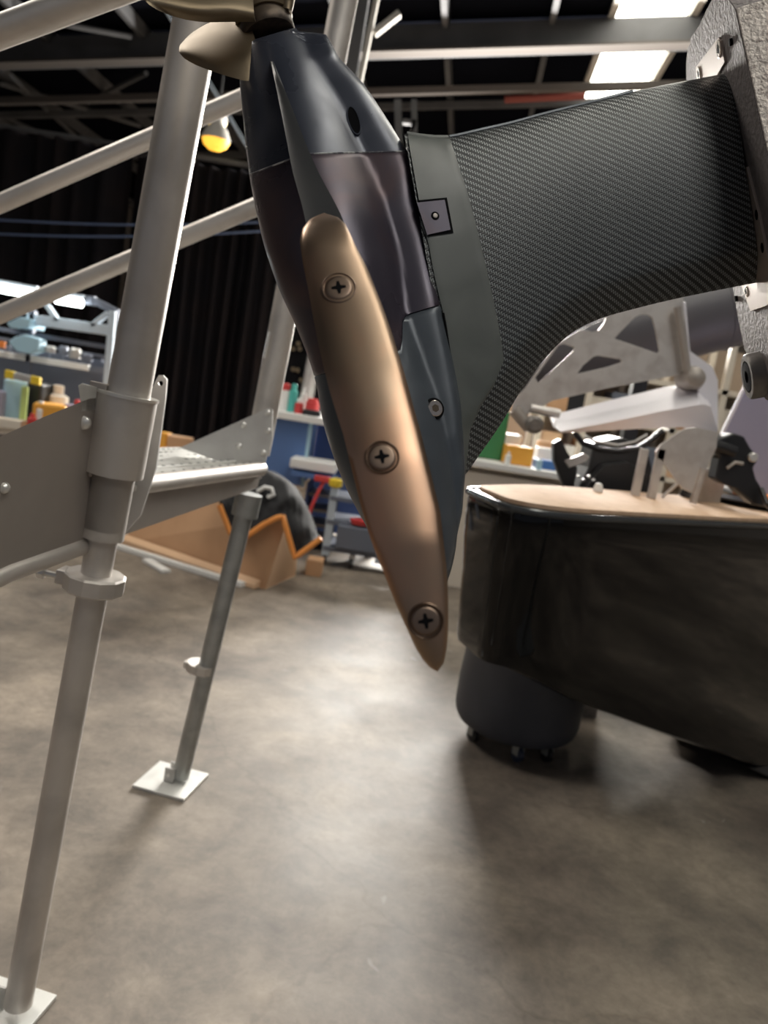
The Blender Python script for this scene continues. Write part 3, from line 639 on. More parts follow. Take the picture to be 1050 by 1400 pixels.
blade('blade', [[(375,16,0.90),(385,14,0.895),(394,14,0.89),(398,18,0.90)], [(380,-2,0.90),(390,0,0.89),(397,2,0.89),(402,6,0.90)], [(386,-30,0.91),(396,-26,0.89),(402,-22,0.89),(406,-18,0.91)], [(400,-80,0.94),(410,-75,0.93),(414,-70,0.93),(416,-66,0.95)]], 0.006, lab='bronze blade seen nearly edge on at the hub')

# ================================================================== ACCESS PLATFORM (aluminium scaffold)
fN = atz(22, 1388, 0.0); fF = atz(243, 1070, 0.0); YN, YF = fN.y, fF.y
print('near foot', fN, 'far foot', fF)
PF = thing('access_platform', (fN+fF)/2, 'aluminium scaffold platform with perforated deck, tube handrails and adjustable legs', 'scaffold')
def tb(name, a, b2, r_, m='tube', par=PF, **k_): return B().tube([a, b2], r_, 24).out(name, m, par, smooth=True, **k_)
nl = lambda y: (lerp(22, 268, (1388-y)/1358.0), y)   # near pole centre line in the picture, in the plane Y=YN
npole = lambda y, dx=0: aty(nl(y)[0]+dx, y, YN)
# widths chosen from the picture
tb('pole', npole(735), npole(-120), 0.0335, label='thick upper pole')
tb('leg', npole(1372), npole(560), 0.0245, label='near adjustable leg')
tb('sleeve', npole(722), npole(640), 0.0335)
sl = tb('sleeve', npole(648), npole(540), 0.0455)
ldir = (npole(0)-npole(1000)).normalized(); sdir = ldir.cross(Y).normalized()
sdir = sdir if sdir.x > 0 else -sdir
cS = npole(594)
B().box(cS-sdir*0.040-Y*0.02, (0.028, 0.010, 0.148), (sdir, Y, ldir)).out('flange', 'plate', sl, bevel=0.002)
B().tube([npole(543), npole(539)], 0.0475, 24).out('rim', 'bolt', sl, smooth=True)
# clamp ring + bolt
cC = npole(796)
ck = B().lathe(cC-ldir*0.015, ldir, [(0, 0.026), (0, 0.046), (0.003, 0.049), (0.027, 0.049), (0.030, 0.046), (0.030, 0.026)], 12).out('clamp_ring', 'tube', PF, smooth=True, angle=20)
B().box(cC-sdir*0.050, (0.018, 0.035, 0.024), (sdir, Y, ldir)).out('clamp_ear', 'tube', ck, bevel=0.003)
B().tube([cC-sdir*0.055-Y*0.012, cC-sdir*0.080-Y*0.012], 0.0055, 12).out('bolt', 'bolt', ck, smooth=True)
B().lathe(cC-sdir*0.077-Y*0.012, -sdir, [(0, 0.0105), (0.010, 0.0105), (0.012, 0.009), (0.012, 0.001)], 6).out('bolt_head', 'bolt', ck)
def footplate(c, ang_, s_, m='foot'):
    e1 = Vector((math.cos(ang_), math.sin(ang_), 0)); e2 = Vector((-e1.y, e1.x, 0))
    o = B().box(Vector((c.x, c.y, 0.005)), (s_, s_, 0.010), (e1, e2, Z)).out('base_plate', m, PF, bevel=0.0015, label='flat square foot plate')
    B().box(Vector((c.x, c.y, 0.030))+e2*0.018, (0.004, 0.03, 0.045), (e2, e1, Z)).out('foot_lug', 'plate2', o)
    B().box(Vector((c.x, c.y, 0.030))-e2*0.018, (0.004, 0.03, 0.045), (e2, e1, Z)).out('foot_lug', 'plate2', o)
    B().tube([Vector((c.x, c.y, 0.034))-e2*0.028, Vector((c.x, c.y, 0.034))+e2*0.028], 0.005, 10).out('bolt', 'bolt', o, smooth=True)
k1, k2_, k3 = atz(188,1078,0.01), atz(250,1095,0.01), atz(278,1053,0.01)
fa = math.atan2((k2_-k1).y, (k2_-k1).x); fsz = ((k2_-k1).length+(k3-k2_).length)/2; print('plate', fa, (k2_-k1).length, (k3-k2_).length)
fe1 = Vector((math.cos(fa), math.sin(fa), 0)); fe2 = Vector((-fe1.y, fe1.x, 0))
footplate((k1+k3)/2, fa, fsz)
footplate(atz(78,1360,0.01)-(fe1+fe2)*fsz/2, fa, fsz)
# far leg and post
fp = lambda x, y: aty(x, y, YF)
tb('leg', fp(247,1062), fp(337,690), 0.0245, 'galv', label='darker far adjustable leg')
tb('sleeve', fp(334,705), fp(341,675), 0.036, 'galv')
ck2 = B().lathe(fp(274,912), (fp(337,690)-fp(247,1062)).normalized(), [(-0.012, 0.026), (-0.012, 0.040), (0.012, 0.040), (0.012, 0.026)], 12).out('clamp_ring', 'tube', PF)
B().box(fp(259,909), (0.03, 0.02, 0.018)).out('clamp_ear', 'tube', ck2, bevel=0.002)
tb('post', fp(352,620), fp(482,-60), 0.0335, label='far post rising behind the gearcase')
B().tube([fp(364,490)-Y*0.034, fp(372,455)-Y*0.034], 0.004, 8).out('rivet', 'bolt', PF)
# handrails
RF = YF-0.03
tb('handrail', aty(-140, 339, RF), aty(452, 82, RF), 0.0225, label='upper far handrail')
tb('handrail', aty(-140, 489, RF), aty(408, 258, RF), 0.0225, label='lower far handrail')
tb('handrail', aty(-120, 88, YN+0.05), aty(275, -58, YN+0.0), 0.0225, label='near handrail at the top left corner')
# main beam: lower edge straight, receding to the right from the near side
def pY(x): return interp([-80, 150, 350], [YN*0.72, YN+0.02, YF-0.02], x)
PA_, PB_ = aty(-80, 700, YN*0.74), aty(150, 700, YN+0.045)
PNN = (PB_-PA_).cross(Z).normalized()
def bp_(x, y, dy=0):
    r_ = ray(x, y); return CAM+r_*((PA_-CAM).dot(PNN)/r_.dot(PNN))+Y*dy
# near side panel
pan = B().prism([bp_(-80,628), bp_(0,597), bp_(60,570), bp_(122,545), bp_(140,543), bp_(136,640), bp_(118,738), bp_(60,757), bp_(0,779), bp_(-80,808)], Y*0.005).out('side_panel', 'plate', PF, label='large plain grey side panel at the left edge')
B().tube([bp_(-80,826,0.02), bp_(0,788,0.02), bp_(120,745,0.02)], 0.014, 14).out('lower_tube', 'tube', PF, smooth=True)
for x, y, r_ in [(115,578,0.0105), (6,667,0.0075)]:
    q = bp_(x, y); B().lathe(q+Y*0.002, -Y, [(0, r_), (0.006, r_), (0.009, r_*0.6), (0.0095, 0.001)], 16).out('bolt', 'bolt', pan, smooth=True)
# plate ears behind the pole
B().prism([bp_(107,527), bp_(112,524), bp_(150,535), bp_(150,560), bp_(112,562)], Y*0.005).out('gusset', 'foot', PF, label='pale gusset corner behind the sleeve')
ring_ = [aty(213,520,YN+0.10), aty(217,513,YN+0.10), aty(223,513,YN+0.10), aty(228,519,YN+0.10), aty(226,545,YN+0.10), aty(213,640,YN+0.10), aty(192,705,YN+0.10), aty(165,735,YN+0.10), aty(180,600,YN+0.10)]
hc = aty(213.5, 523, YN+0.10); hol = [hc+X*0.0045+(X*math.cos(a)+Z*math.sin(a))*0.0045 for a in [k*math.pi/5 for k in range(10)]]
B().prism(ring_, Y*0.006, [[h+Z*0.0-X*(-0.003) for h in hol]]).out('gusset', 'plate2', PF, label='gusset plate with a hole at its rounded top')
B().lathe(aty(183, 667, YN+0.10), -Y, [(0, 0.006), (0.006, 0.006), (0.007, 0.001)], 12).out('bolt', 'bolt', PF)
# front cross beam
q1, q2 = aty(170, 665, YN+0.12), aty(357, 641, YF-0.04)
tb('deck_edge_tube', q1, q2, 0.0185, label='round front edge of the deck')
zb = 0.0
B().hexa([aty(165,733,YN+0.13), aty(352,667,YF-0.02), aty(352,667,YF+0.03), aty(165,733,YN+0.18), aty(178,672,YN+0.13), aty(357,646,YF-0.02), aty(357,646,YF+0.03), aty(178,672,YN+0.18)]).out('cross_beam', 'plate', PF, bevel=0.003)
# perforated deck
zd = (q1.z+q2.z)/2+0.012
d00, d10, d11, d01 = q1+Vector((0.01,0.02,0.010)), q2+Vector((0,0.02,0.010)), aty(352,632,YF+0.10), aty(180,612,YF+0.28)
d01 = d01; d11 = aty(262, 611, YF+0.33); dpoly = [d00, d10, aty(350,634,YF+0.03), d11, d01]
dk = B().prism(dpoly, -Z*0.012).out('deck', 'foot', PF, label='pale perforated deck')
for i in range(3):
    a, c_ = lerp(d00, d01, 0.18+0.27*i), lerp(d10, d11, 0.18+0.27*i)
    B().tube([a+Z*0.002, lerp(a, c_, 0.97)+Z*0.002], 0.004, 8).out('deck_rib', 'foot', dk, smooth=True)
hl = B()
for i in range(6):
    for j in range(13):
        a, c_ = lerp(d00, d01, 0.06+0.155*i), lerp(d10, d11, 0.06+0.155*i); q = lerp(a, c_, (j+0.5*(i % 2)+0.4)/13.6)
        hl.lathe(q-Z*0.001, Z, [(0, 0.010), (0.0025, 0.010), (0.0045, 0.0075), (0.0046, 0.006), (0.003, 0.0055)], 12)
hl.out('deck_dimple', 'foot', dk, smooth=True, kind='stuff')
hl = B()
for i in range(6):
    for j in range(13):
        a, c_ = lerp(d00, d01, 0.06+0.155*i), lerp(d10, d11, 0.06+0.155*i); q = lerp(a, c_, (j+0.5*(i % 2)+0.4)/13.6)
        hl.lathe(q, Z, [(0, 0.0054), (0.0042, 0.0054)], 10)
hl.out('deck_hole', 'blackgap', dk, kind='stuff')
# far side panel with rivets
fpn = B().prism([aty(246,612,YF-0.045), aty(300,588,YF-0.045), aty(368,557,YF-0.045), aty(373,562,YF-0.045), aty(372,600,YF-0.045), aty(356,655,YF-0.045), aty(338,645,YF-0.045)], Y*0.005).out('side_panel', 'plate2', PF, label='small light triangular side panel with rivets at the far end')
for x, y in [(366,564),(333,581),(367,589),(327,610),(360,619)]:
    B().lathe(aty(x, y, YF-0.044), -Y, [(0, 0.0085), (0.005, 0.008), (0.008, 0.004), (0.0083, 0.001)], 14).out('rivet', 'bolt', fpn, smooth=True)

# ================================================================== BLACK HULL with tan deck
DZ = 0.99
nE, bE, fE, lE = atz(716, 697, DZ), atz(1050, 713, DZ), atz(1050, 692, DZ), atz(638, 664, DZ)
hu_ = (bE-nE); hu_.z = 0; hu_ = hu_.normalized(); hw2 = Vector((-hu_.y, hu_.x, 0))
def uw(p): return ((p-nE).dot(hu_), (p-nE).dot(hw2))
lu, lw = uw(lE); fu, fw = uw(fE); LEN = 2.3; Wd = min(0.62, max(0.45, fw)); print('hull', nE, lE, 'l', lu, lw, 'f', fu, fw)
HT = thing('boat_hull', nE+hu_*1.0+hw2*0.3-Z*0.85, 'glossy black boat hull with tan deck standing right of the bin', 'boat')
def plan(inset):
    """rounded outline in (u, w): transom corner, long near side, bow end, far side"""
    cs = [(0.0, 0.0, 0.30), (LEN*0.5, -0.02, 0.9), (LEN, 0.03, 0.12), (LEN, Wd, 0.12), (0.5, max(Wd, lw+0.06), 0.3), (lu, lw, 0.05)]
    n = len(cs); lines = []
    for i in range(n):
        a, b2 = Vector(cs[i][:2]), Vector(cs[(i+1) % n][:2]); d = (b2-a).normalized(); nn = Vector((-d.y, d.x)); lines.append((a+nn*inset, d))
    def cross2(a, b2): return a.x*b2.y-a.y*b2.x
    P = []
    for i in range(n):
        a, d = lines[i-1]; c_, e = lines[i]; t = cross2(c_-a, e)/cross2(d, e); P.append(a+d*t)
    out = []
    for i in range(n):
        p, a, c_ = P[i], P[i-1], P[(i+1) % n]; r_ = cs[i][2]
        da, dc_ = (a-p), (c_-p); r1, r2_ = min(r_, da.length*0.45), min(r_, dc_.length*0.45); p0, p2_ = p+da.normalized()*r1, p+dc_.normalized()*r2_
        for k_ in range(17): t = k_/16; out.append(p0*(1-t)**2+p*2*t*(1-t)+p2_*t*t)
    return [(q.x, q.y) for q in out]
def hp(u, w_, z): p = nE+hu_*u+hw2*w_; return Vector((p.x, p.y, z))
def nearpl(x, y):
    r_ = ray(x, y); return CAM+r_*((nE-CAM).dot(hw2)/r_.dot(hw2))
ZB = [(uw(nearpl(x, y))[0], nearpl(x, y).z) for x, y in [(735,932),(790,962),(850,985),(900,1003),(975,1029),(1050,1055)]]
print('ZB', ZB)
ZB = [(lu, ZB[0][1]+0.012)]+ZB+[(ZB[-1][0]+0.35, ZB[-1][1]-0.07), (LEN, ZB[-1][1]-0.06)]
zbt = lambda u: interp([q[0] for q in ZB], [q[1] for q in ZB], u)
rings = []
for t_, ins in [(0, 0.012), (0.02, 0.0), (0.06, -0.002), (0.16, 0.0), (0.3, 0.004), (0.5, 0.014), (0.7, 0.020), (0.86, 0.026), (0.96, 0.030), (0.99, 0.034), (1.0, 0.045)]:
    rings.append([hp(u, w_, DZ-0.005-t_*(DZ-0.005-zbt(u))) for u, w_ in plan(ins)])
B().loft(rings).out('hull_shell', 'hull', HT, smooth=True, angle=40)
B().prism([hp(u, w_, DZ-0.0045) for u, w_ in plan(0.022)], Z*0.010).out('deck_pad', 'deck', HT, label='tan deck pad')
pt = [hp(u, w_, DZ-0.012) for u, w_ in plan(-0.004)]
B().tube(pt+[pt[0]], 0.009, 10, cap=False).out('gunwale', 'rail', HT, smooth=True, label='thin shiny rubbing rail')
# seam lines on the hull side
# cradle under hull
cr = thing('hull_cradle', hp(1.7, Wd/2, 0), 'black cradle foot under the black hull at the right edge', 'stand')
for u in (1.66, 2.15):
    B().hexa([hp(u, -0.0, 0.0), hp(u+0.22, -0.0, 0.0), hp(u+0.22, Wd, 0.0), hp(u, Wd, 0.0), hp(u-0.16, 0.05, zbt(u)+0.02), hp(u+0.16, 0.05, zbt(u)+0.02), hp(u+0.16, Wd-0.05, zbt(u)+0.02), hp(u-0.16, Wd-0.05, zbt(u)+0.02)]).out('cradle_block', 'black', cr, bevel=0.01)

# ================================================================== BIN on casters
bc = atz(703, 1026, 0.0); bc = Vector((bc.x, bc.y+0.08, 0))
print('bin', bc)
BN = thing('rubbish_bin', bc, 'dark navy round bin on casters standing behind the hull', 'bin')
bl = math.radians(0)
B().lathe(bc+Z*0.068, Z, [(0, 0.12), (0.0, 0.200), (0.008, 0.213), (0.022, 0.222), (0.05, 0.230), (0.15, 0.232), (0.33, 0.221), (0.34, 0.228), (0.365, 0.228), (0.365, 0.20)], 48).out('bin_body', 'bin', BN, smooth=True, angle=50)
B().lathe(bc+Z*0.062, Z, [(0, 0.15), (0.004, 0.17), (0.0055, 0.17), (0.0055, 0.01)], 40).out('dolly', 'black', BN, smooth=True)
for a, m_ in [(200, 'black'), (268, 'wheel'), (310, 'black'), (60, 'black'), (130, 'black')]:
    a = math.radians(a); c_ = bc+Vector((math.cos(a), math.sin(a), 0))*0.165; tdir = Vector((0.85, 0.5, 0)).normalized()
    f_ = B().box(c_+Z*0.052-tdir*0.014, (0.004, 0.03, 0.05), (tdir, tdir.cross(Z), Z)); f_.box(c_+Z*0.052+tdir*0.014, (0.004, 0.03, 0.05), (tdir, tdir.cross(Z), Z)); f_.box(c_+Z*0.074, (0.034, 0.034, 0.006), (tdir, tdir.cross(Z), Z))
    cs = f_.out('caster', 'galv', BN)
    B().lathe(c_+Z*0.027-tdir*0.010, tdir, [(0, 0.02), (0.002, 0.027), (0.018, 0.027), (0.020, 0.02)], 20).out('wheel', m_, cs, smooth=True)

# ================================================================== STEERING FRAME standing on the hull deck
dzk = DZ+0.006
SF = thing('steering_frame', aty(900, 674, 2.5), 'silver triangulated aluminium frame standing on the tan deck', 'frame')
SF.location.z = dzk
YB = 2.66
P_ = lambda x, y, Yd=YB: aty(x, y, Yd)
outer = [(700,566),(702,548),(719,530),(760,470),(800,448),(850,425),(880,414),(922,404),(929,440),(941,500),(936,511),(829,531),(755,548),(722,566)]
h1 = [(840,463),(852,450),(868,434),(876,430),(886,430),(892,434),(896,450),(902,480),(899,483),(870,473)]
h2 = [(789,511),(797,500),(811,488),(818,486),(848,491),(851,495),(830,502)]
h3 = [(736,524),(732,516),(764,472),(772,470),(786,475),(784,480)]
h4 = [(797,451),(812,442),(829,434),(826,442),(818,452),(810,454)]
B().prism([P_(*q) for q in outer], Y*0.012, [[P_(*q) for q in h] for h in (h1, h2, h3, h4)]).out('truss_plate', 'frame', SF, bevel=0.002, label='silver plate with triangular cut-outs')
B().prism([P_(*q) for q in [(922,404),(934,404),(947,508),(941,516),(936,511)]], Y*0.06-X*0.0).out('edge_flange', 'frame', SF, bevel=0.003)
B().prism([P_(*q) for q in [(938,412),(944,480),(975,502),(982,520),(982,592),(968,580),(950,520),(944,510),(932,412)]], Y*0.05).out('side_bracket', 'framew', SF, bevel=0.003)
# white arm: top face and lower face
tl = [(752,570),(760,566),(830,548),(913,528),(935,525),(953,528),(964,540),(971,553)]
ml = [(756,582),(766,590),(835,577),(905,562),(935,557),(956,553),(964,553),(972,556)]
ll = [(756,584),(768,592),(838,588),(905,585),(932,584),(950,588),(966,590),(982,590)]
rings = []
for a, c_, e in zip(tl, ml, ll): rings.append([aty(*a, YB+0.10), aty(*a, YB+0.06), aty(*c_, YB-0.08), aty(*e, YB-0.06), aty(*e, YB+0.08)])
B().loft(rings).out('steering_arm', 'framew', SF, smooth=True, angle=25, label='thick white steering arm')
B().lathe(P_(945,517), -Y, [(-0.05, 0.04), (0.02, 0.04), (0.05, 0.03), (0.06, 0.012)], 20).out('pivot', 'plate', SF, smooth=True)
B().tube([P_(926,420,YB-0.03), P_(940,508,YB-0.03)], 0.012, 12).out('link_rod', 'plate', SF, smooth=True)
# joint at left of plate: bolts and clevis
B().tube([P_(703,560), P_(724,585)], 0.022, 14).out('clevis', 'plate', SF, smooth=True)
B().lathe(P_(728,580), -Y, [(0, 0.03), (0.05, 0.03), (0.06, 0.02), (0.06, 0.001)], 16).out('clevis_bolt', 'castlow', SF, smooth=True)
B().tube([P_(725,558), P_(765,566)], 0.016, 12).out('link_rod', 'frame', SF, smooth=True)
YL = 2.48
lp = lambda x, y: aty(x, y, YL)
def dropz(x, y, z=dzk):    # same ground position as pixel at depth plane, at height z
    p = lp(x, y); return Vector((p.x, p.y, z))
B().prism([lp(896,618), lp(903,608), lp(936,586), lp(950,584), lp(982,591), lp(980,612), lp(967,640), lp(950,676), lp(932,668), lp(903,629), lp(897,626)], Y*0.010).out('knee_plate', 'frame', SF, bevel=0.002, label='faceted lower plate')
for x in (895, 872):
    a = dropz(x-2, 674); B().box(Vector((a.x, a.y+0.01, (dzk+lp(x, 612).z)/2)), (0.026, 0.02, lp(x, 612).z-dzk), (X, Y, Z)).out('leg', 'frame', SF, bevel=0.002)
B().tube([dropz(905, 680)+Z*0.01, lp(926, 661)], 0.006, 8).out('stay', 'frame', SF)
B().tube([dropz(948, 684)+Z*0.006, lp(962, 640)], 0.012, 8).out('stay', 'frame', SF)
# long grey fairing behind
c1, c2 = aty(660, 500, 3.55), aty(1180, 372, 3.55)
GF = thing('fairing', (c1+c2)/2, 'long dark grey round fairing behind the silver frame', 'fairing')
rv = 0.187
B().tube([lerp(c1, c2, i/14) for i in range(15)], [rv*0.55, rv*0.85, rv*0.97]+[rv]*12, 40).out('fairing_shell', 'grey', GF, smooth=True)
for f_ in (0.62, 0.75):
    a = (c2-c1).normalized(); q = lerp(c1, c2, f_); B().lathe(q, a, [(0, rv), (0.001, rv+0.003), (0.012, rv+0.003), (0.013, rv)], 40).out('band', 'grey', GF, smooth=True)
for f_ in (0.45, 0.9):
    q = lerp(c1, c2, f_); B().box(Vector((q.x, q.y, (q.z-rv)/2+0.02)), (0.06, 0.06, q.z-rv+0.06)).out('trestle_post', 'black', GF); B().box(Vector((q.x, q.y, 0.015)), (0.5, 0.4, 0.03)).out('trestle_foot', 'black', GF)
# lavender panel
lvp = [aty(984,598,3.15), aty(1000,566,3.15), aty(1026,512,3.15), aty(1075,470,3.15), aty(1110,480,3.15), aty(1110,700,3.15), aty(1040,690,3.15), aty(990,650,3.15)]
lo = min(p.z for p in lvp)
LP = thing('engine_cover', Vector((lvp[6].x, 3.15, 0.0)), 'lavender-grey upright engine cover behind the black clamp at right', 'cover')
B().prism(lvp, Y*0.02).out('cover_panel', 'lav', LP, bevel=0.004)
B().tube([aty(986,596,3.14), aty(1002,564,3.14), aty(1027,510,3.14)], 0.006, 8).out('cover_edge', 'framew', LP, smooth=True)
B().box(Vector((lvp[6].x+0.1, 3.17, lo/2)), (0.06, 0.04, lo)).out('support_post', 'black', LP)
# black clamp / trolling fitting on deck
BC = thing('black_clamp', dropz(1010, 690), 'black plastic clamp with a silver bolt leaning over the tan deck', 'clamp')
cp = lambda x, y, Yd=2.52: aty(x, y, Yd-(0.20 if Yd > 2.6 else 0))
B().prism([cp(985,598), cp(1003,592), cp(1018,597), cp(1026,612), cp(1034,622), cp(1036,630), cp(1030,640), cp(1034,655), cp(1050,680), cp(1052,694), cp(1030,690), cp(1005,668), cp(990,662), cp(978,655), cp(984,625), cp(972,612), cp(970,602)], Y*0.07).out('clamp_body', 'black', BC, bevel=0.006)
B().lathe(cp(1028,625,2.72), -Y, [(0, 0.015), (0.012, 0.015), (0.016, 0.012), (0.016, 0.001)], 18).out('bolt', 'bolt', BC, smooth=True)
B().tube([cp(968,606,2.70), cp(990,612,2.70), cp(1005,618,2.70)], 0.018, 12).out('clamp_arm', 'black', BC, smooth=True)
B().tube([cp(994,640,2.70), cp(1005,632,2.70), cp(1016,634,2.70)], 0.006, 8).out('clip', 'plate', BC, smooth=True)
B().tube([cp(1040,668,2.70), cp(1048,688,2.66), dropz(1062, 706)+Z*0.01], 0.009, 8).out('clamp_lever', 'black', BC, smooth=True)
B().lathe(cp(976,595,2.71), -Y, [(0, 0.011), (0.01, 0.011), (0.013, 0.006)], 14).out('bolt', 'bolt', BC, smooth=True)
# aluminium block, black canister
def deckthing(x, y, z=dzk): return atz(x, y, z)
a = atz(951, 686, dzk); b2 = atz(984, 688, dzk); hgt_ = 0.118
dv = (b2-a); B().hexa([a, b2, b2+Y*0.03, a+Y*0.03, a+Z*hgt_+X*0.004, b2+Z*hgt_+X*0.006, b2+Z*hgt_+Y*0.03, a+Z*hgt_+Y*0.03]).out('metal_block', 'plate2', bevel=0.002, label='upright rectangular aluminium block on the tan deck', cat='block')
a = atz(937, 680, dzk); BK = thing('spray_canister', a, 'slim black canister with a knob beside the aluminium block', 'canister')
B().lathe(a, Z+X*0.12, [(0, 0.021), (0.10, 0.021), (0.115, 0.014), (0.12, 0.014)], 18).out('canister_body', 'black', BK, smooth=True)
B().lathe(a+(Z+X*0.12).normalized()*0.118, Z+X*0.12, [(0, 0.009), (0.012, 0.014), (0.022, 0.011), (0.026, 0.001)], 14).out('knob', 'black', BK, smooth=True)
# hand tool with orange grip on black dish
a = atz(1040, 698, dzk); DT = thing('black_dish', a, 'shallow black dish on the deck at the right edge', 'dish')
B().lathe(a+Y*0.12, Z, [(0, 0.09), (0.004, 0.10), (0.018, 0.14), (0.022, 0.145), (0.022, 0.14), (0.008, 0.09), (0.007, 0.001)], 32).out('dish', 'black', DT, smooth=True)
HTl = thing('hand_tool', a+Y*0.10+Z*0.024, 'hand tool with a bright orange grip lying on the black dish', 'tool')
q1, q2 = atz(1006, 671, dzk+0.045), atz(1048, 681, dzk+0.045)
B().tube([q1, lerp(q1, q2, 0.3), lerp(q1, q2, 0.6), q2, q2+(q2-q1)*0.5], [0.015, 0.021, 0.019, 0.014, 0.016], 18).out('grip', 'orange2', HTl, smooth=True)
B().tube([q1-(q2-q1)*0.38, q1], [0.012, 0.015], 14).out('ferrule', 'white', HTl, smooth=True)
# black engine under the arm with hose loop
EG = thing('engine_block', Vector((aty(835,650,3.0).x, 3.0, 0)), 'black engine with looping hose behind the hull, under the white arm', 'engine')
e_ = lambda x, y, Yd=3.0: aty(x, y, Yd+0.06)
zlow = 0.35
def ez(x, z, Yd=3.0): p = e_(x, 690, Yd); return Vector((p.x, p.y, z))
B().prism([ez(770, zlow), ez(895, zlow), e_(892,640), e_(885,612), e_(850,598), e_(812,606), e_(805,640), e_(790,668)], Y*0.20).out('engine_body', 'black', EG, bevel=0.01)
B().prism([ez(800, zlow+0.05, 2.93), e_(806,660,2.93), e_(826,636,2.93), e_(860,632,2.93), e_(886,650,2.93), ez(886, zlow+0.05, 2.93)], Y*0.08).out('cylinder_head', 'castlow' if False else 'black', EG, bevel=0.006)
B().tube([e_(785,590,2.9), e_(797,606,2.9), e_(818,614,2.9), e_(845,617,2.9), e_(872,613,2.9), e_(890,602,2.9), e_(906,588,2.9)], 0.011, 10).out('hose', 'black', EG, smooth=True)
B().tube([e_(800,596,2.91), e_(815,604,2.91), e_(845,609,2.91), e_(868,604,2.91), e_(885,594,2.91)], 0.006, 8).out('hose_clip', 'plate2', EG, smooth=True)
B().tube([e_(897,594,2.9), e_(908,588,2.9), e_(914,589,2.9)], 0.009, 10).out('cable_plug', 'bolt', EG, smooth=True)
B().prism([e_(757,606,2.92), e_(768,600,2.92), e_(776,618,2.92), e_(790,640,2.92), e_(784,672,2.92), e_(772,668,2.92), e_(758,630,2.92)], Y*0.06).out('cowl', 'black', EG, bevel=0.006)
B().prism([e_(772,630,2.91), e_(798,620,2.91), e_(806,624,2.91), e_(800,632,2.91), e_(778,640,2.91)], Y*0.02).out('silver_cap', 'plate2', EG, bevel=0.002)
for k_ in range(4): B().lathe(e_(790+k_*7, 651+(k_ % 2)*5, 2.92), -Y, [(0, 0.006), (0.02, 0.006), (0.021, 0.003)], 10).out('connector_pin', 'plate2', EG, smooth=True)
B().lathe(atz(817, 672, dzk), Z, [(0, 0.016), (0.012, 0.015), (0.025, 0.010), (0.028, 0.001)], 16).out('paper_cup', 'paper', smooth=True, label='small white plastic cup upside down on the far edge of the tan deck', cat='cup')
B().box(ez(832, (zlow+0.02)/2)+Y*0.10, (0.26, 0.18, zlow+0.02)).out('engine_stand', 'castlow', EG)

# ================================================================== CARDBOARD BOX, quilted cover, planks
A_, B_, C_ = atz(172, 741, 0), atz(362, 806, 0), atz(404, 787, 0)
A_ = lerp(B_, A_, 1.0); hb = 0.43
BX_ = thing('cardboard_box', (A_+C_)/2-Z*0, 'large brown cardboard box lying on the floor under a black cover', 'box')
BX_.location.z = 0
tA, tB, tC = A_+Z*0.20+Y*0.06, aty(386, 706, B_.y+0.04), aty(397, 690, C_.y+0.05)
D_ = A_+(C_-B_)*2.2; E_ = C_+(C_-B_)*1.2
tB = Vector((B_.x+0.07, B_.y+0.05, hb)); tC = Vector((C_.x-0.02, C_.y+0.02, hb)); tD = D_+Z*0.30; tA = A_+Z*0.36+Y*0.15+X*0.05
B().hexa([A_, B_, B_+(B_-A_).cross(Z).normalized()*-0.006, A_+Y*0.006, tA, tB, tB+Y*0.006, tA+Y*0.006]).out('box_panel', 'card', BX_, label='long front panel of the box')
B().hexa([B_, C_, C_+Y*0.006, B_+Y*0.006, tB, tC, tC+Y*0.006, tB+Y*0.006]).out('box_panel', 'cardl', BX_, label='lighter end panel of the box')
Dk = A_+(C_-B_)*0.4
B().hexa([C_, Dk, Dk+Y*0.006, C_+Y*0.006, tC, Dk+Z*0.36, Dk+Z*0.36+Y*0.006, tC+Y*0.006]).out('box_panel', 'card', BX_)
B().hexa([A_, Dk, Dk-X*0.006, A_-X*0.006, tA, Dk+Z*0.36, Dk+Z*0.36-X*0.006, tA-X*0.006]).out('box_panel', 'card', BX_)
B().hexa([tA, tB, tC, Dk+Z*0.36, tA+Z*0.006, tB+Z*0.006, tC+Z*0.006, Dk+Z*0.366]).out('box_panel', 'card', BX_)
print('box', A_, B_, C_, Dk)
nf = Vector(((B_-A_).y, -(B_-A_).x, 0)).normalized(); nf = nf if nf.y < 0 else -nf
B().hexa([A_+nf*0.06+Z*0.004, B_+nf*0.05-X*0.03+Z*0.004, B_-X*0.03+Z*0.006, A_+Z*0.006, A_+nf*0.06+Z*0.03, B_+nf*0.05-X*0.03+Z*0.03, B_-X*0.03+Z*0.05, A_+Z*0.05]).out('box_flap', 'cardl', BX_, label='bottom flap folded outward')
B().box(C_+Vector((0.10, 0.12, 0.05)), (0.10, 0.14, 0.10)).out('cardboard_box', 'card', label='small brown box on the floor right of the black cover', cat='box', bevel=0.003)
# planks
def plank(a, b2, w_, h_, label):
    d_ = (b2-a).normalized(); s_ = d_.cross(Z).normalized(); return B().box((a+b2)/2+Z*(h_/2+0.001), ((b2-a).length, w_, h_), (d_, s_, Z)).out('plank', 'paper', bevel=0.003, label=label, cat='plank')
plank(atz(148, 746, 0), atz(333, 803, 0), 0.045, 0.028, 'long white batten lying on the floor along the cardboard box')
plank(atz(200, 768, 0), atz(227, 784, 0), 0.055, 0.02, 'short white offcut lying beside the long batten')
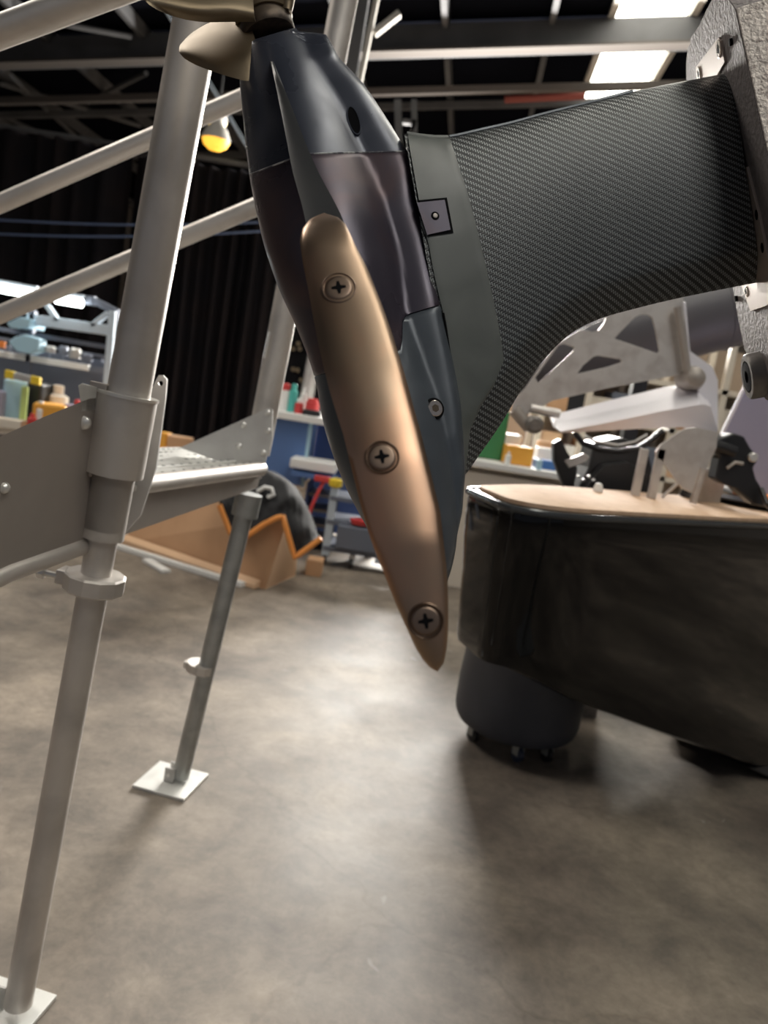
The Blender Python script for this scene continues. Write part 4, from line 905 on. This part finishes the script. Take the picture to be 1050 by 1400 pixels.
# black quilted cover: draped grid
CV = thing('quilted_cover', Vector((tB.x, tB.y+0.1, 0.30)), 'black quilted cover with orange binding draped over the cardboard box', 'cover')
Yc = B_.y
top = [(300,668),(312,652),(330,645),(350,641),(372,645),(390,655),(405,668),(415,685),(425,705),(432,725),(438,742)]
bot = [(300,690),(315,728),(330,738),(346,727),(362,716),(378,708),(387,706),(396,738),(403,762),(420,750),(439,736)]
N = 30; rings = []
for i in range(N+1):
    s_ = i/N*10; tx, ty = [sinterp(range(11), [q[k_] for q in top], s_) for k_ in (0,1)]; bx2, by2 = [interp(range(11), [q[k_] for q in bot], s_) for k_ in (0,1)]
    fr = []
    for j in range(13):
        f_ = j/12; bulge = 0.20*math.sin(f_*math.pi*0.55+0.0)**0.8; wob = 0.025*math.sin(i*0.9+j*0.5)*math.sin(f_*math.pi)+0.012*math.sin(i*2.1-j*1.3)*math.sin(f_*math.pi)
        fr.append(aty(lerp(tx, bx2, f_), lerp(ty, by2, f_), Yc+0.16-bulge+wob-0.02*(1 if f_ > 0.9 else 0)))
    bk_ = [p+Y*0.02 for p in fr[::-1]]; rings.append(fr+bk_)
B().loft(rings).out('cover_cloth', 'cloth', CV, smooth=True, angle=80)
bind = [r_[12]-Y*0.004 for r_ in rings]
B().tube(bind, 0.016, 8).out('binding', 'orange', CV, smooth=True, label='orange edge binding')
B().tube([aty(352, 672, Yc-0.0), aty(362, 666, Yc-0.0), aty(371, 668, Yc-0.0), aty(374, 676, Yc-0.0), aty(366, 680, Yc-0.0)], 0.012, 8).out('rope_scrap', 'paper', label='crumpled white rag on the black quilted cover', cat='rag', smooth=True)

# ================================================================== LEFT BENCH + RACK
bx0 = aty(-90, 500, 5.2).x; bx1 = aty(268, 500, 5.2).x; zt_ = 0.60
LBY = 5.3
LBn = thing('workbench', ((bx0+bx1)/2, 5.2, 0), 'low wooden-topped workbench covered in tools, at the far left', 'workbench')
B().box(((bx0+bx1)/2, 5.28, zt_-0.02), (bx1-bx0, 0.80, 0.04)).out('worktop', 'cream', LBn, bevel=0.004)
for x in (bx0+0.08, (bx0+bx1)/2, bx1-0.08):
    for y in (5.0, 5.6): B().box((x, y, (zt_-0.04)/2), (0.06, 0.06, zt_-0.04)).out('leg', 'rackd', LBn)
# rack above
YR = 5.55
RK = thing('storage_rack', (aty(75, 560, YR).x, YR, zt_), 'pale blue-grey steel rack with lamps standing behind the cluttered low bench', 'rack')
rp = lambda x, y, dy=0: aty(x, y, YR+dy)
def rbar(nm, a, b2, w_, m, dy=0, th=0.05):
    pa, pb = rp(*a, dy), rp(*b2, dy); d = (pb-pa).normalized(); s = d.cross(Y).normalized()
    return B().box((pa+pb)/2, ((pb-pa).length, w_*YR/FPX, th), (d, s, Y)).out(nm, m, RK, bevel=0.003)
rbar('upright', (143,572), (155,425), 9, 'rackb'); rbar('upright', (150,572), (162,428), 5, 'rackd', 0.04)
rbar('upright', (34,556), (46,425), 7, 'rackd'); rbar('upright', (-58,540), (-45,400), 8, 'rackb', 0.02)
rbar('shelf_beam', (38,436), (152,452), 14, 'rackb'); rbar('shelf_beam', (-60,440), (150,475), 6, 'rackd', 0.05)
rbar('shelf_beam', (-60,474), (122,503), 8, 'paper'); rbar('shelf_beam', (100,503), (148,508), 8, 'rackd', 0.03)
rbar('shelf_beam', (-60,452), (148,489), 4, 'rackd', 0.06)
rbar('brace', (65,418), (80,440), 6, 'rackb'); rbar('brace', (148,428), (126,446), 6, 'rackb')
rbar('top_rail', (-60,386), (60,400), 10, 'rackd', 0.03); rbar('top_rail', (60,402), (130,412), 12, 'rackd', 0.03); rbar('top_rail', (128,411), (162,428), 9, 'rackd', 0.03)
ml_ = B()
for i in range(12):
    a, c_ = rp(-60+i*18, 458+i*2.6, 0.10), rp(-60+i*18+3, 474+i*2.9, 0.10); ml_.box((a+c_)/2, (0.008, 0.008, (a-c_).length))
ml_.out('mesh_shelf', 'rackd', RK, kind='stuff')
mb = rp(60, 545, 0.15); B().box(Vector((rp(50,500).x, YR+0.16, (zt_+rp(60,480).z)/2)), (1.1, 0.02, rp(60,480).z-zt_)).out('back_panel', 'rackd', RK)
FL = [((-60,383),(48,403), 'long glowing fluorescent tube above the rack, left of the handrail'), ((77,409),(112,415), 'short glowing fluorescent tube above the rack, right of the handrail')]
for a, c_, lb in FL:
    pa, pb = rp(*a, -0.05), rp(*c_, -0.05); t = thing('tube_light', (pa+pb)/2, lb, 'lamp')
    B().tube([pa, pb], 0.030, 14).out('tube', 'tubel', t, smooth=True); B().tube([pa+Z*0.04+Y*0.03, pb+Z*0.04+Y*0.03], 0.022, 10).out('fitting', 'rackb', t)
# things on the rack shelf
def bxt(name, x, y, w_, h_, Yd, m, label, cat, dep=None, z0=None, group=None):
    """box thing whose base centre is seen at pixel x, y; w_, h_ in pixels"""
    p = aty(x, y, Yd); s_ = Yd/FPX; W_, H_ = w_*s_, h_*s_; z_ = p.z if z0 is None else z0
    return B().box(Vector((p.x, p.y, z_+H_/2)), (W_, dep or W_*0.7, H_)).out(name, m, bevel=min(W_, H_)*0.12, label=label, cat=cat, group=group)
zsh = None
t = B().prism([rp(10,468,-0.1), rp(20,460,-0.1), rp(33,457,-0.1), rp(54,463,-0.1), rp(52,480,-0.1), rp(40,484,-0.1), rp(22,480,-0.1)], Y*0.12).out('plastic_bag', 'bluel', bevel=0.01, label='pale blue plastic bag on the rack shelf', cat='bag')
B().prism([rp(9,442,-0.1), rp(27,433,-0.1), rp(42,437,-0.1), rp(38,449,-0.1), rp(14,448,-0.1)], Y*0.25).out('folder', 'bluel', bevel=0.004, label='pale blue flat folder on the top shelf of the rack', cat='folder')
bxt('jar', 3, 476, 8, 9, YR-0.05, 'orange2', 'small orange jar at the left end of the rack shelf', 'jar')
for i, (x, y, w_, h_, m, lb) in enumerate([(68,482,14,9,'plate2','dull silver tin at the middle of the rack shelf'), (86,486,12,13,'rackd','dark grey canister on the rack shelf'), (102,490,15,14,'plate2','grey metal part at the right of the rack shelf'), (119,494,14,10,'rackd','low dark part at the right end of the rack shelf')]):
    p = rp(x, y, 0.0); r_ = w_*YR/FPX/2
    B().lathe(p, Z, [(0, r_), (h_*YR/FPX*0.8, r_), (h_*YR/FPX, r_*0.7), (h_*YR/FPX, 0.001)], 16).out('tin', m, smooth=True, label=lb, cat='tin')
# clutter on bench
def onb(x, Yd, z=zt_): p = aty(x, 560, Yd); return Vector((p.x, Yd, z))
def cyl(name, x, Yd, r_, h_, m, label, cat, z=zt_, capm=None, cr_=0.5, capname='cap', ch=0.2):
    p = onb(x, Yd, z)
    t = thing(name, p, label, cat)
    B().lathe(p, Z, [(0, r_*0.95), (0.004, r_), (h_*(1-ch)*0.93, r_), (h_*(1-ch), r_*cr_*1.1), (h_*(1-ch), 0.001)], 20).out('body', m, t, smooth=True)
    B().lathe(p+Z*h_*(1-ch), Z, [(0, r_*cr_), (h_*ch*0.9, r_*cr_), (h_*ch, r_*cr_*0.8), (h_*ch, 0.001)], 16).out(capname, capm or m, t, smooth=True)
    return t
def bbx(name, x, Yd, sz, m, label, cat, rot=0, z=zt_):
    p = onb(x, Yd, z); e1 = Vector((math.cos(rot), math.sin(rot), 0)); e2 = Vector((-e1.y, e1.x, 0))
    return B().box(p+Z*sz[2]/2, sz, (e1, e2, Z)).out(name, m, bevel=min(sz)*0.1, label=label, cat=cat)
bbx('cardboard_box', 226, 5.1, (0.10, 0.12, 0.11), 'yorange', 'small orange-brown box on the bench just right of the thick pole', 'box')
bbx('cardboard_box', 252, 5.1, (0.15, 0.14, 0.10), 'card', 'wider brown box on the bench, right of the small orange-brown box', 'box', 0.1)
bbx('cardboard_box', 70, 5.0, (0.20, 0.18, 0.19), 'yorange', 'orange open box among the clutter on the left bench', 'box', 0.3)
cyl('paper_roll', 78, 5.28, 0.07, 0.30, 'cream', 'cream paper roll standing behind the orange open box', 'roll')
bbx('tool_case', 20, 5.1, (0.14, 0.12, 0.30), 'bluel', 'upright pale blue case on the left bench', 'case', 0.3)
bbx('label_card', 32, 5.02, (0.04, 0.03, 0.27), 'lime', 'narrow lime green pack leaning beside the pale blue case', 'pack', 0.3)
pa, pb = onb(4, 4.98, zt_+0.335), onb(52, 4.98, zt_+0.32)
SL_ = thing('spirit_level', (pa+pb)/2, 'grey spirit level with yellow ends lying on top of the clutter', 'level')
B().box((pa+pb)/2, ((pb-pa).length*0.7, 0.03, 0.045), ((pb-pa).normalized(), Y, Z)).out('level_body', 'plate2', SL_, bevel=0.003)
for q, s_ in ((lerp(pa,pb,0.13),1), (lerp(pa,pb,0.87),1)): B().box(q, (0.06, 0.035, 0.052), ((pb-pa).normalized(), Y, Z)).out('end_cap', 'yellow', SL_, bevel=0.004)
bbx('toolbox', 44, 5.2, (0.20, 0.2, 0.30), 'black', 'black toolbox under the spirit level', 'toolbox')
cyl('bottle', 55, 4.92, 0.03, 0.20, 'paper', 'white bottle with a grey top in front of the orange box', 'bottle', capm='plate2')
cyl('bottle', 45, 4.86, 0.028, 0.12, 'red', 'short red bottle near the panel edge on the left bench', 'bottle')
cyl('bottle', 105, 5.0, 0.035, 0.24, 'red', 'red can right of the cream roll on the left bench', 'can')
cyl('bottle', 94, 5.05, 0.035, 0.20, 'paper', 'white tub with a lilac lid between the roll and the red can', 'tub', capm='lav', cr_=0.9)
bbx('rag_pile', 8, 4.9, (0.24, 0.12, 0.06), 'cream', 'cream folded cloth at the front of the left bench', 'cloth', 0.1)
bbx('bin_box', -12, 5.0, (0.16, 0.12, 0.22), 'lav', 'lilac storage box at the left edge on the bench', 'box', 0.1)
bbx('tray', 118, 5.35, (0.16, 0.12, 0.10), 'black', 'black tray on the bench behind the pole', 'tray')
bbx('tray', 242, 5.35, (0.3, 0.1, 0.05), 'bluel', 'pale blue tray behind the small brown boxes', 'tray')

# ================================================================== BLUE BENCH, bottles, pegboard, trolley
YQ = 5.5; zq = 0.95
qx0, qx1 = aty(372, 560, YQ).x, aty(545, 560, YQ).x
BQ = thing('blue_workbench', ((qx0+qx1)/2, YQ+0.3, 0), 'blue steel workbench with a white top beyond the platform', 'workbench')
B().box(((qx0+qx1)/2, YQ+0.32, zq-0.025), (qx1-qx0+0.08, 0.74, 0.05)).out('worktop', 'paper', BQ, bevel=0.006)
cw = aty(420, 600, YQ).x-qx0
B().box((qx0+cw/2, YQ+0.3, 0.68), (cw, 0.58, 0.48)).out('cabinet', 'blue', BQ, bevel=0.006)
B().box((qx0+cw+0.01, YQ+0.02, 0.68), (0.025, 0.02, 0.49)).out('cabinet_edge', 'bluel', BQ)
B().box(((qx0+cw+qx1)/2, YQ+0.62, 0.47), (qx1-qx0-cw, 0.03, 0.90)).out('back_panel', 'blued', BQ)
B().box(((qx0+cw+qx1)/2, YQ+0.15, 0.50), (qx1-qx0-cw, 0.5, 0.03)).out('lower_shelf', 'blued', BQ) if False else None
for x in (qx0+0.04, qx1-0.04):
    for y in (YQ+0.05, YQ+0.6): B().box((x, y, 0.46), (0.05, 0.05, 0.92)).out('leg', 'blued', BQ)
def onq(x, dy=0.15, z=zq): p = aty(x, 555, YQ+dy); return Vector((p.x, YQ+dy, z))
def can(x, dy, r_, h_, m, label, cat='can', capm=None, cr_=0.6, ch=0.2):
    p = onq(x, dy); t = thing('spray_can' if cat == 'can' else 'bottle', p, label, cat)
    B().lathe(p, Z, [(0, r_), (h_*(1-ch)*0.94, r_), (h_*(1-ch), r_*cr_), (h_*(1-ch), 0.001)], 20).out('body', m, t, smooth=True)
    B().lathe(p+Z*h_*(1-ch), Z, [(0, r_*cr_), (h_*ch*0.8, r_*cr_), (h_*ch, r_*cr_*0.7), (h_*ch, 0.001)], 16).out('cap', capm or m, t, smooth=True)
can(388, 0.12, 0.032, 0.20, 'paper', 'white spray can with a red cap on the blue bench', capm='red', cr_=0.9, ch=0.25)
can(399, 0.12, 0.032, 0.205, 'teal', 'teal spray can beside the red-capped can on the blue bench')
can(409, 0.10, 0.03, 0.11, 'red', 'short red can with a white top on the blue bench', capm='paper', ch=0.3)
can(413, 0.24, 0.022, 0.19, 'paper', 'white trigger bottle behind the short red can', 'bottle', cr_=0.4)
can(427, 0.20, 0.05, 0.12, 'red', 'wide red tub at the right of the bottles', 'tub', capm='red', cr_=0.8)
B().box(onq(376, 0.15)+Z*0.03, (0.09, 0.1, 0.06)).out('storage_box', 'paper', bevel=0.008, label='small white box at the left corner of the blue bench', cat='box')
B().box(onq(428, 0.06)+Z*0.02, (0.13, 0.08, 0.04)).out('tool_tray', 'black', bevel=0.006, label='low black tray in front of the wide red tub', cat='tray')
# pegboard
pgx0, pgx1 = aty(385, 480, YQ+0.75).x, aty(418, 480, YQ+0.75).x
PG = thing('pegboard', ((pgx0+pgx1)/2, YQ+0.75, zq), 'black board with round gold fittings above the bottles', 'board')
B().box(((pgx0+pgx1)/2+0.15, YQ+0.76, zq+0.65), (pgx1-pgx0+0.5, 0.03, 1.3)).out('board', 'blackgap', PG)
for x, y in [(400,445),(401,477),(410,477),(401,505),(407,506),(394,477),(408,470),(412,520)]:
    q = aty(x, y, YQ+0.74); B().lathe(q, -Y, [(0, 0.018), (0.015, 0.018), (0.018, 0.014), (0.015, 0.010), (0.002, 0.010)], 16).out('ring_fitting', 'bronze', PG, smooth=True)
q = aty(425, 560, YQ+0.6)
B().tube([Vector((q.x-0.05, YQ+0.6, zq)), Vector((q.x+0.02, YQ+0.6, zq+1.5))], 0.055, 16).out('grey_pipe', 'plate2', smooth=True, label='pale grey upright pipe behind the bottles', cat='pipe')
for x_ in (pgx0-0.1, pgx1+0.35): B().box((x_, YQ+0.80, 0.95), (0.05, 0.05, 1.9)).out('post', 'black', PG)
# white tray & yellow, red
def onl(x, dy, z): p = aty(x, 640, YQ+dy); return Vector((p.x, YQ+dy, z))
B().box(onl(430, -0.05, 0.585)+Z*0.035, (0.32, 0.3, 0.07)).out('parts_tray', 'paper', bevel=0.01, label='white parts tray sticking out under the blue bench', cat='tray')
B().box(onl(432, -0.05, 0.56)-Z*0.01, (0.30, 0.34, 0.03)).out('shelf_board', 'blue', label='blue shelf board carrying the white parts tray', cat='shelf')
cq = onl(462, -0.45, 0.50); t = thing('utility_cart', Vector((cq.x+0.2, cq.y, 0)), 'grey utility cart with casters under the far bench', 'cart')
for dx in (0.0, 0.36, 0.62):
    B().box(Vector((cq.x+dx, cq.y, 0.30)), (0.05, 0.05, 0.46)).out('upright', 'rackb', t)
for z_ in (0.12, 0.30, 0.46): B().box(Vector((cq.x+0.31, cq.y+0.15, z_)), (0.66, 0.36, 0.03)).out('shelf', 'rackd', t, bevel=0.003)
B().box(Vector((cq.x+0.20, cq.y+0.02, 0.22)), (0.28, 0.2, 0.16)).out('drawer', 'rackd', t, bevel=0.01)
for dx in (0.0, 0.18, 0.62):
    for dy in (0, 0.28):
        c_ = Vector((cq.x+dx, cq.y+dy, 0.038)); B().lathe(c_-X*0.014, X, [(0, 0.026), (0.004, 0.038), (0.024, 0.038), (0.028, 0.026)], 18).out('wheel', 'black', t, smooth=True); B().box(c_+Z*0.035, (0.04, 0.03, 0.04)).out('caster_fork', 'plate2', t)
B().lathe(Vector((cq.x+0.20, cq.y-0.02, 0.315)), Z, [(0, 0.06), (0.03, 0.07), (0.035, 0.05), (0.035, 0.001)], 18).out('red_dish', 'red', smooth=True, label='red dish on the middle shelf of the utility cart', cat='dish')
B().lathe(Vector((cq.x+0.28, cq.y+0.0, 0.475)), Z, [(0, 0.03), (0.06, 0.03), (0.07, 0.02), (0.07, 0.001)], 18).out('green_jar', 'teal', smooth=True, label='green jar on the top shelf of the utility cart', cat='jar')
B().lathe(Vector((cq.x-0.0, cq.y-0.0, 0.53)), Z, [(0, 0.03), (0.012, 0.045), (0.05, 0.045), (0.06, 0.03), (0.06, 0.001)], 18).out('yellow_tape', 'yellow', smooth=True, label='yellow tape roll on the corner post of the utility cart', cat='tape')
q0 = onl(443, -0.27, 0.55); RS = thing('ratchet_strap', q0, 'red ratchet strap with its buckle hanging below the white parts tray', 'strap')
B().tube([q0, onl(446, -0.26, 0.54), onl(440, -0.28, 0.46), onl(434, -0.3, 0.36), onl(428, -0.3, 0.20), onl(428, -0.3, 0.02)], 0.013, 8).out('strap', 'red', RS, smooth=True)
B().box(q0, (0.11, 0.05, 0.04)).out('buckle', 'red', RS, bevel=0.006)
# dark shelf unit between
q = onl(445, 0.0, 0); t = thing('low_rack', Vector((q.x, q.y+0.1, 0)), 'low dark rack of shelves left of the utility cart', 'rack')
for z_ in (0.08, 0.18, 0.29, 0.40): B().box(Vector((q.x, q.y+0.1, z_)), (0.20, 0.3, 0.02)).out('shelf', 'castlow', t)
B().box(Vector((q.x-0.10, q.y+0.1, 0.24)), (0.02, 0.3, 0.48)).out('side', 'blued', t); B().box(Vector((q.x+0.10, q.y+0.1, 0.24)), (0.02, 0.3, 0.48)).out('side', 'black', t)

# ================================================================== RIGHT BENCH beyond the hull + shelves
YT = 5.0; zc = 0.86
tx0, tx1 = aty(590, 640, YT).x, aty(800, 640, YT).x
RB_ = thing('counter', ((tx0+tx1)/2, YT+0.3, 0), 'cream counter beyond the hull, left of the black engine', 'counter')
B().box(((tx0+tx1)/2, YT+0.3, zc-0.02), (tx1-tx0, 0.7, 0.04)).out('countertop', 'paper', RB_, bevel=0.004)
B().box(((tx0+tx1)/2, YT+0.3, zc/2-0.04), (tx1-tx0-0.06, 0.6, zc-0.08)).out('counter_body', 'cream', RB_)
def ont(x, dy=0.2, z=zc): p = aty(x, 630, YT+dy); return Vector((p.x, YT+dy, z))
def tbx(name, x, dy, sz, m, label, cat): return B().box(ont(x, dy)+Z*sz[2]/2, sz).out(name, m, bevel=min(sz)*0.08, label=label, cat=cat)
tbx('crate', 657, 0.35, (0.26, 0.2, 0.34), 'green', 'dark green crate on the cream counter, touching the strut edge in view', 'crate')
tbx('white_box', 688, 0.38, (0.18, 0.16, 0.19), 'paper', 'white carton behind the amber box', 'box')
tbx('amber_box', 706, 0.18, (0.19, 0.14, 0.125), 'yorange', 'amber orange box on the cream counter', 'box')
tbx('blue_box', 744, 0.20, (0.14, 0.16, 0.06), 'blue2', 'flat blue box right of the amber box', 'box')
tbx('white_tub', 745, 0.42, (0.15, 0.12, 0.13), 'paper', 'white tub behind the flat blue box', 'tub')
tbx('parts_carton', 741, 0.58, (0.12, 0.08, 0.17), 'card', 'brown carton at the back of the cream counter', 'box')
def tcan(x, dy, r_, h_, m, cm_, label):
    p = ont(x, dy); t = thing('bottle', p, label, 'bottle')
    B().lathe(p, Z, [(0, r_), (h_*0.7, r_), (h_*0.78, r_*0.5), (h_*0.78, 0.001)], 18).out('body', m, t, smooth=True)
    B().lathe(p+Z*h_*0.78, Z, [(0, r_*0.5), (h_*0.2, r_*0.5), (h_*0.22, 0.001)], 14).out('cap', cm_, t, smooth=True)
tcan(694, 0.02, 0.02, 0.085, 'paper', 'plate2', 'white bottle in front of the amber box')
tcan(738, 0.02, 0.02, 0.08, 'bluel', 'paper', 'pale blue bottle in front of the flat blue box')
# shelving far right with boxes
YS = 6.6
sx0, sx1 = aty(735, 560, YS).x, aty(1090, 560, YS).x
SH = thing('shelving', ((sx0+sx1)/2, YS, 0), 'long cream shelving behind the silver frame', 'shelving')
for z_ in (0.45, 0.85, 1.25, 1.62): B().box(((sx0+sx1)/2, YS, z_), (sx1-sx0, 0.45, 0.04)).out('shelf', 'cream', SH)
for i in range(7):
    x = lerp(sx0, sx1, i/6); 
    for y in (YS-0.2, YS+0.2): B().box((x, y, 1.0), (0.05, 0.05, 2.0)).out('upright', 'cream', SH)
B().box(((sx0+sx1)/2, YS+0.25, 1.0), (sx1-sx0, 0.02, 2.0)).out('back_board', 'wallb', SH)
cols = [('card','brown carton'), ('paper','white carton'), ('cardl','tan carton'), ('rackd','dark grey crate'), ('cream','cream carton'), ('black','black crate')]
where = {0.47: 'second', 0.87: 'third', 1.27: 'upper'}
sides = ['far left', 'left', 'left of middle', 'middle', 'right of middle', 'right', 'far right']
for z_ in (0.87, 1.27):
    for i in range(12):
        x = lerp(sx0+0.12, sx1-0.12, i/11); m_, nm = cols[(i*5+int(z_*10)) % 6]; h_ = 0.13+0.15*((i*7+int(z_*10)) % 5)/5
        B().box((x, YS-0.05, z_+h_/2), (0.17+0.03*(i % 3), 0.28, h_)).out('carton', m_, bevel=0.006, label='%s on the %s shelf behind the silver frame, number %s from left' % (nm, 'upper' if z_ > 1 else 'middle', ['one','two','three','four','five','six','seven','eight','nine','ten','eleven','twelve'][i]), cat='box', group='cartons on the cream shelving')
print('objects', len(bpy.data.objects))
